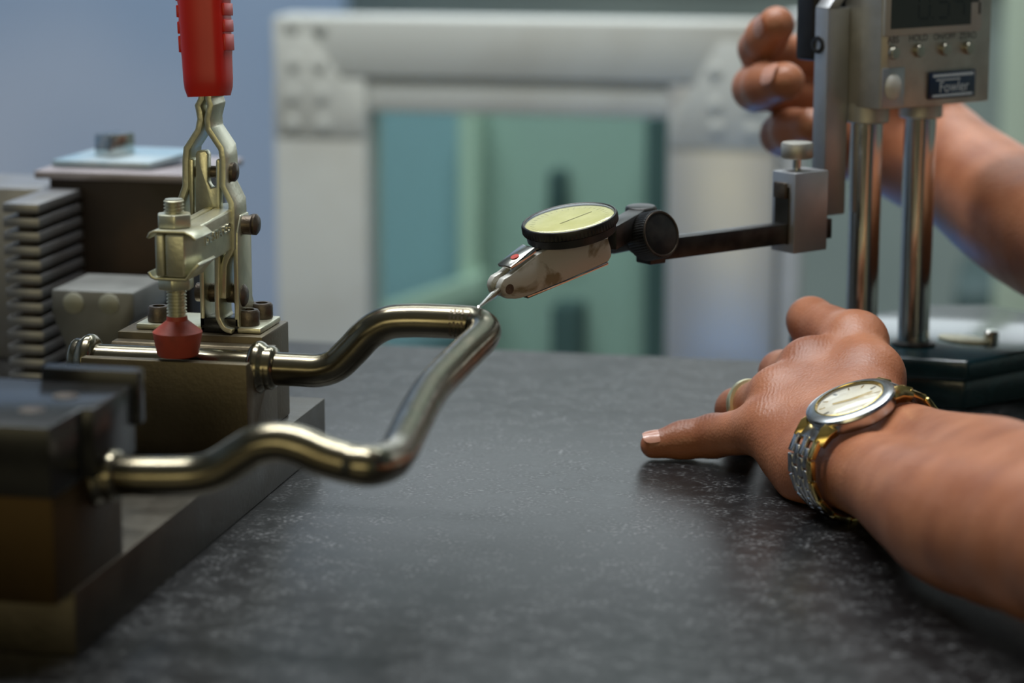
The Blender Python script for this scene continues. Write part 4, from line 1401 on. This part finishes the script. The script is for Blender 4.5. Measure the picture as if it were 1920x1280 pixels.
# ================================================================== wrist watch
wt = thing('wrist_watch', wc - wn * .02, 'two-tone steel and gold wrist watch with cream dial on the near wrist', 'watch')
RW = .0163
MB().lathe([(RW - .0030, -.0066), (RW - .0012, -.0062), (RW - .0006, -.0050), (RW - .0004, -.0022), (RW, -.0018)], wc, wn, 64).build('case', WSTEEL, wt, .0002)
MB().lathe([(RW - .0003, -.0019), (RW + .0001, -.0014), (RW - .0003, -.0006), (RW - .0030, .0003), (RW - .0036, .0002)], wc, wn, 72, close=False).build('bezel', WSTEEL, wt)
MB().lathe([(RW - .0036, .0003), (RW - .0040, .0004), (RW - .0044, -.0006)], wc, wn, 72, close=False).build('gold_rim', GOLD, wt)
df = MB().lathe([(RW - .0040, -.0008), (.0001, -.0008)], wc, wn, 60, close=False).build('dial', WDIAL, wt)
we2 = wax
wf = nrm(np.cross(wn, wm))
for i in range(12):
    t = 2 * pi * i / 12
    d_ = wm * cos(t) + we2 * sin(t)
    MB().box(wc - wn * .00075 + d_ * (RW - .0062), (.0011, .00028 if i % 3 else .0005, .00004), (d_, np.cross(wn, d_), wn)).build('hour_mark', GOLD if i % 3 else GREYINK, df)
for ang_, l_, w_ in ((radians(215), .0062, .00028), (radians(20), .0085, .0002), (radians(35), .0088, .0001)):
    d_ = wm * cos(ang_) + we2 * sin(ang_)
    MB().box(wc - wn * .0004 + d_ * l_ * .45, (l_ * .55, w_, .0001), (d_, np.cross(wn, d_), wn)).build('watch_hand', GOLD, df)
MB().lathe([(RW - .0042, .0), (RW - .0046, .0003), (.0001, .0005)], wc, wn, 60, close=False).build('watch_crystal', CRYSTAL, wt)
# bracelet: an oval loop in the plane of wm and wn, five links across
bcen = Cw
loop = [(-.0160, -.0042), (-.0222, -.0082), (-.0262, -.0160), (-.0262, -.0265), (-.0205, -.0362), (-.0085, -.0418), (.0060, -.0418), (.0190, -.0365), (.0262, -.0265), (.0262, -.0160), (.0222, -.0082), (.0160, -.0042)]
lp_ = np.array(spline([wc + wm * a_ + wn * b_ for a_, b_ in loop], 40))
L_ = np.concatenate([[0], np.cumsum(np.linalg.norm(np.diff(lp_, axis=0), axis=1))])
tot = L_[-1]
def bpt(d_):
    return np.array([np.interp(d_, L_, lp_[:, i]) for i in range(3)])
start = .0030
pit = .0072
nrow = int((tot - 2 * start) / pit)
pit = (tot - 2 * start) / nrow
BWD = .0168                             # bracelet width along the arm
cols = [(-.5, -.31), (-.29, -.11), (-.09, .09), (.11, .29), (.31, .5)]
for r_ in range(nrow):
    for ci, (c0_, c1_) in enumerate(cols):
        off = .5 * pit if ci % 2 else 0.0
        s0 = start + r_ * pit + off
        if s0 + pit > tot - start + pit * .3:
            continue
        sm_ = s0 + pit * .5
        p = bpt(sm_)
        tg = nrm(bpt(sm_ + .0015) - bpt(sm_ - .0015))
        nn = nrm(np.cross(tg, we2))
        if np.dot(nn, p - bcen) < 0: nn = -nn
        gold = ci == 4
        hw_ = (c1_ - c0_) * BWD / 2
        MB().box(p + we2 * (c0_ + c1_) / 2 * BWD, (pit * .47, hw_, .0011 if gold else .0010), (tg, we2, nn)).build('bracelet_link', GOLD if gold else WSTEEL, wt, .0005, 2)
# lugs
for sgn in (-1, 1):
    pe = wc + wm * sgn * .0198 - wn * .0070
    for w_ in (-1, 1):
        pa_ = wc - wn * .0040 + wm * sgn * (RW - .0045) + we2 * w_ * BWD * .42
        pb_ = pe + we2 * w_ * BWD * .42
        MB().sweep([pa_, (pa_ + pb_) / 2 + wn * .0010, pb_], [.0034, .0034, .0028], 4, sx=.8).build('lug', GOLD, wt, .0003)
    pa_ = wc - wn * .0042 + wm * sgn * (RW - .003)
    MB().box((pa_ + pe) / 2 + wn * .0004, (np.linalg.norm(pa_ - pe) / 2, BWD * .33, .0013), (nrm(pe - pa_), we2, np.cross(nrm(pe - pa_), we2))).build('end_link', WSTEEL, wt, .0005)
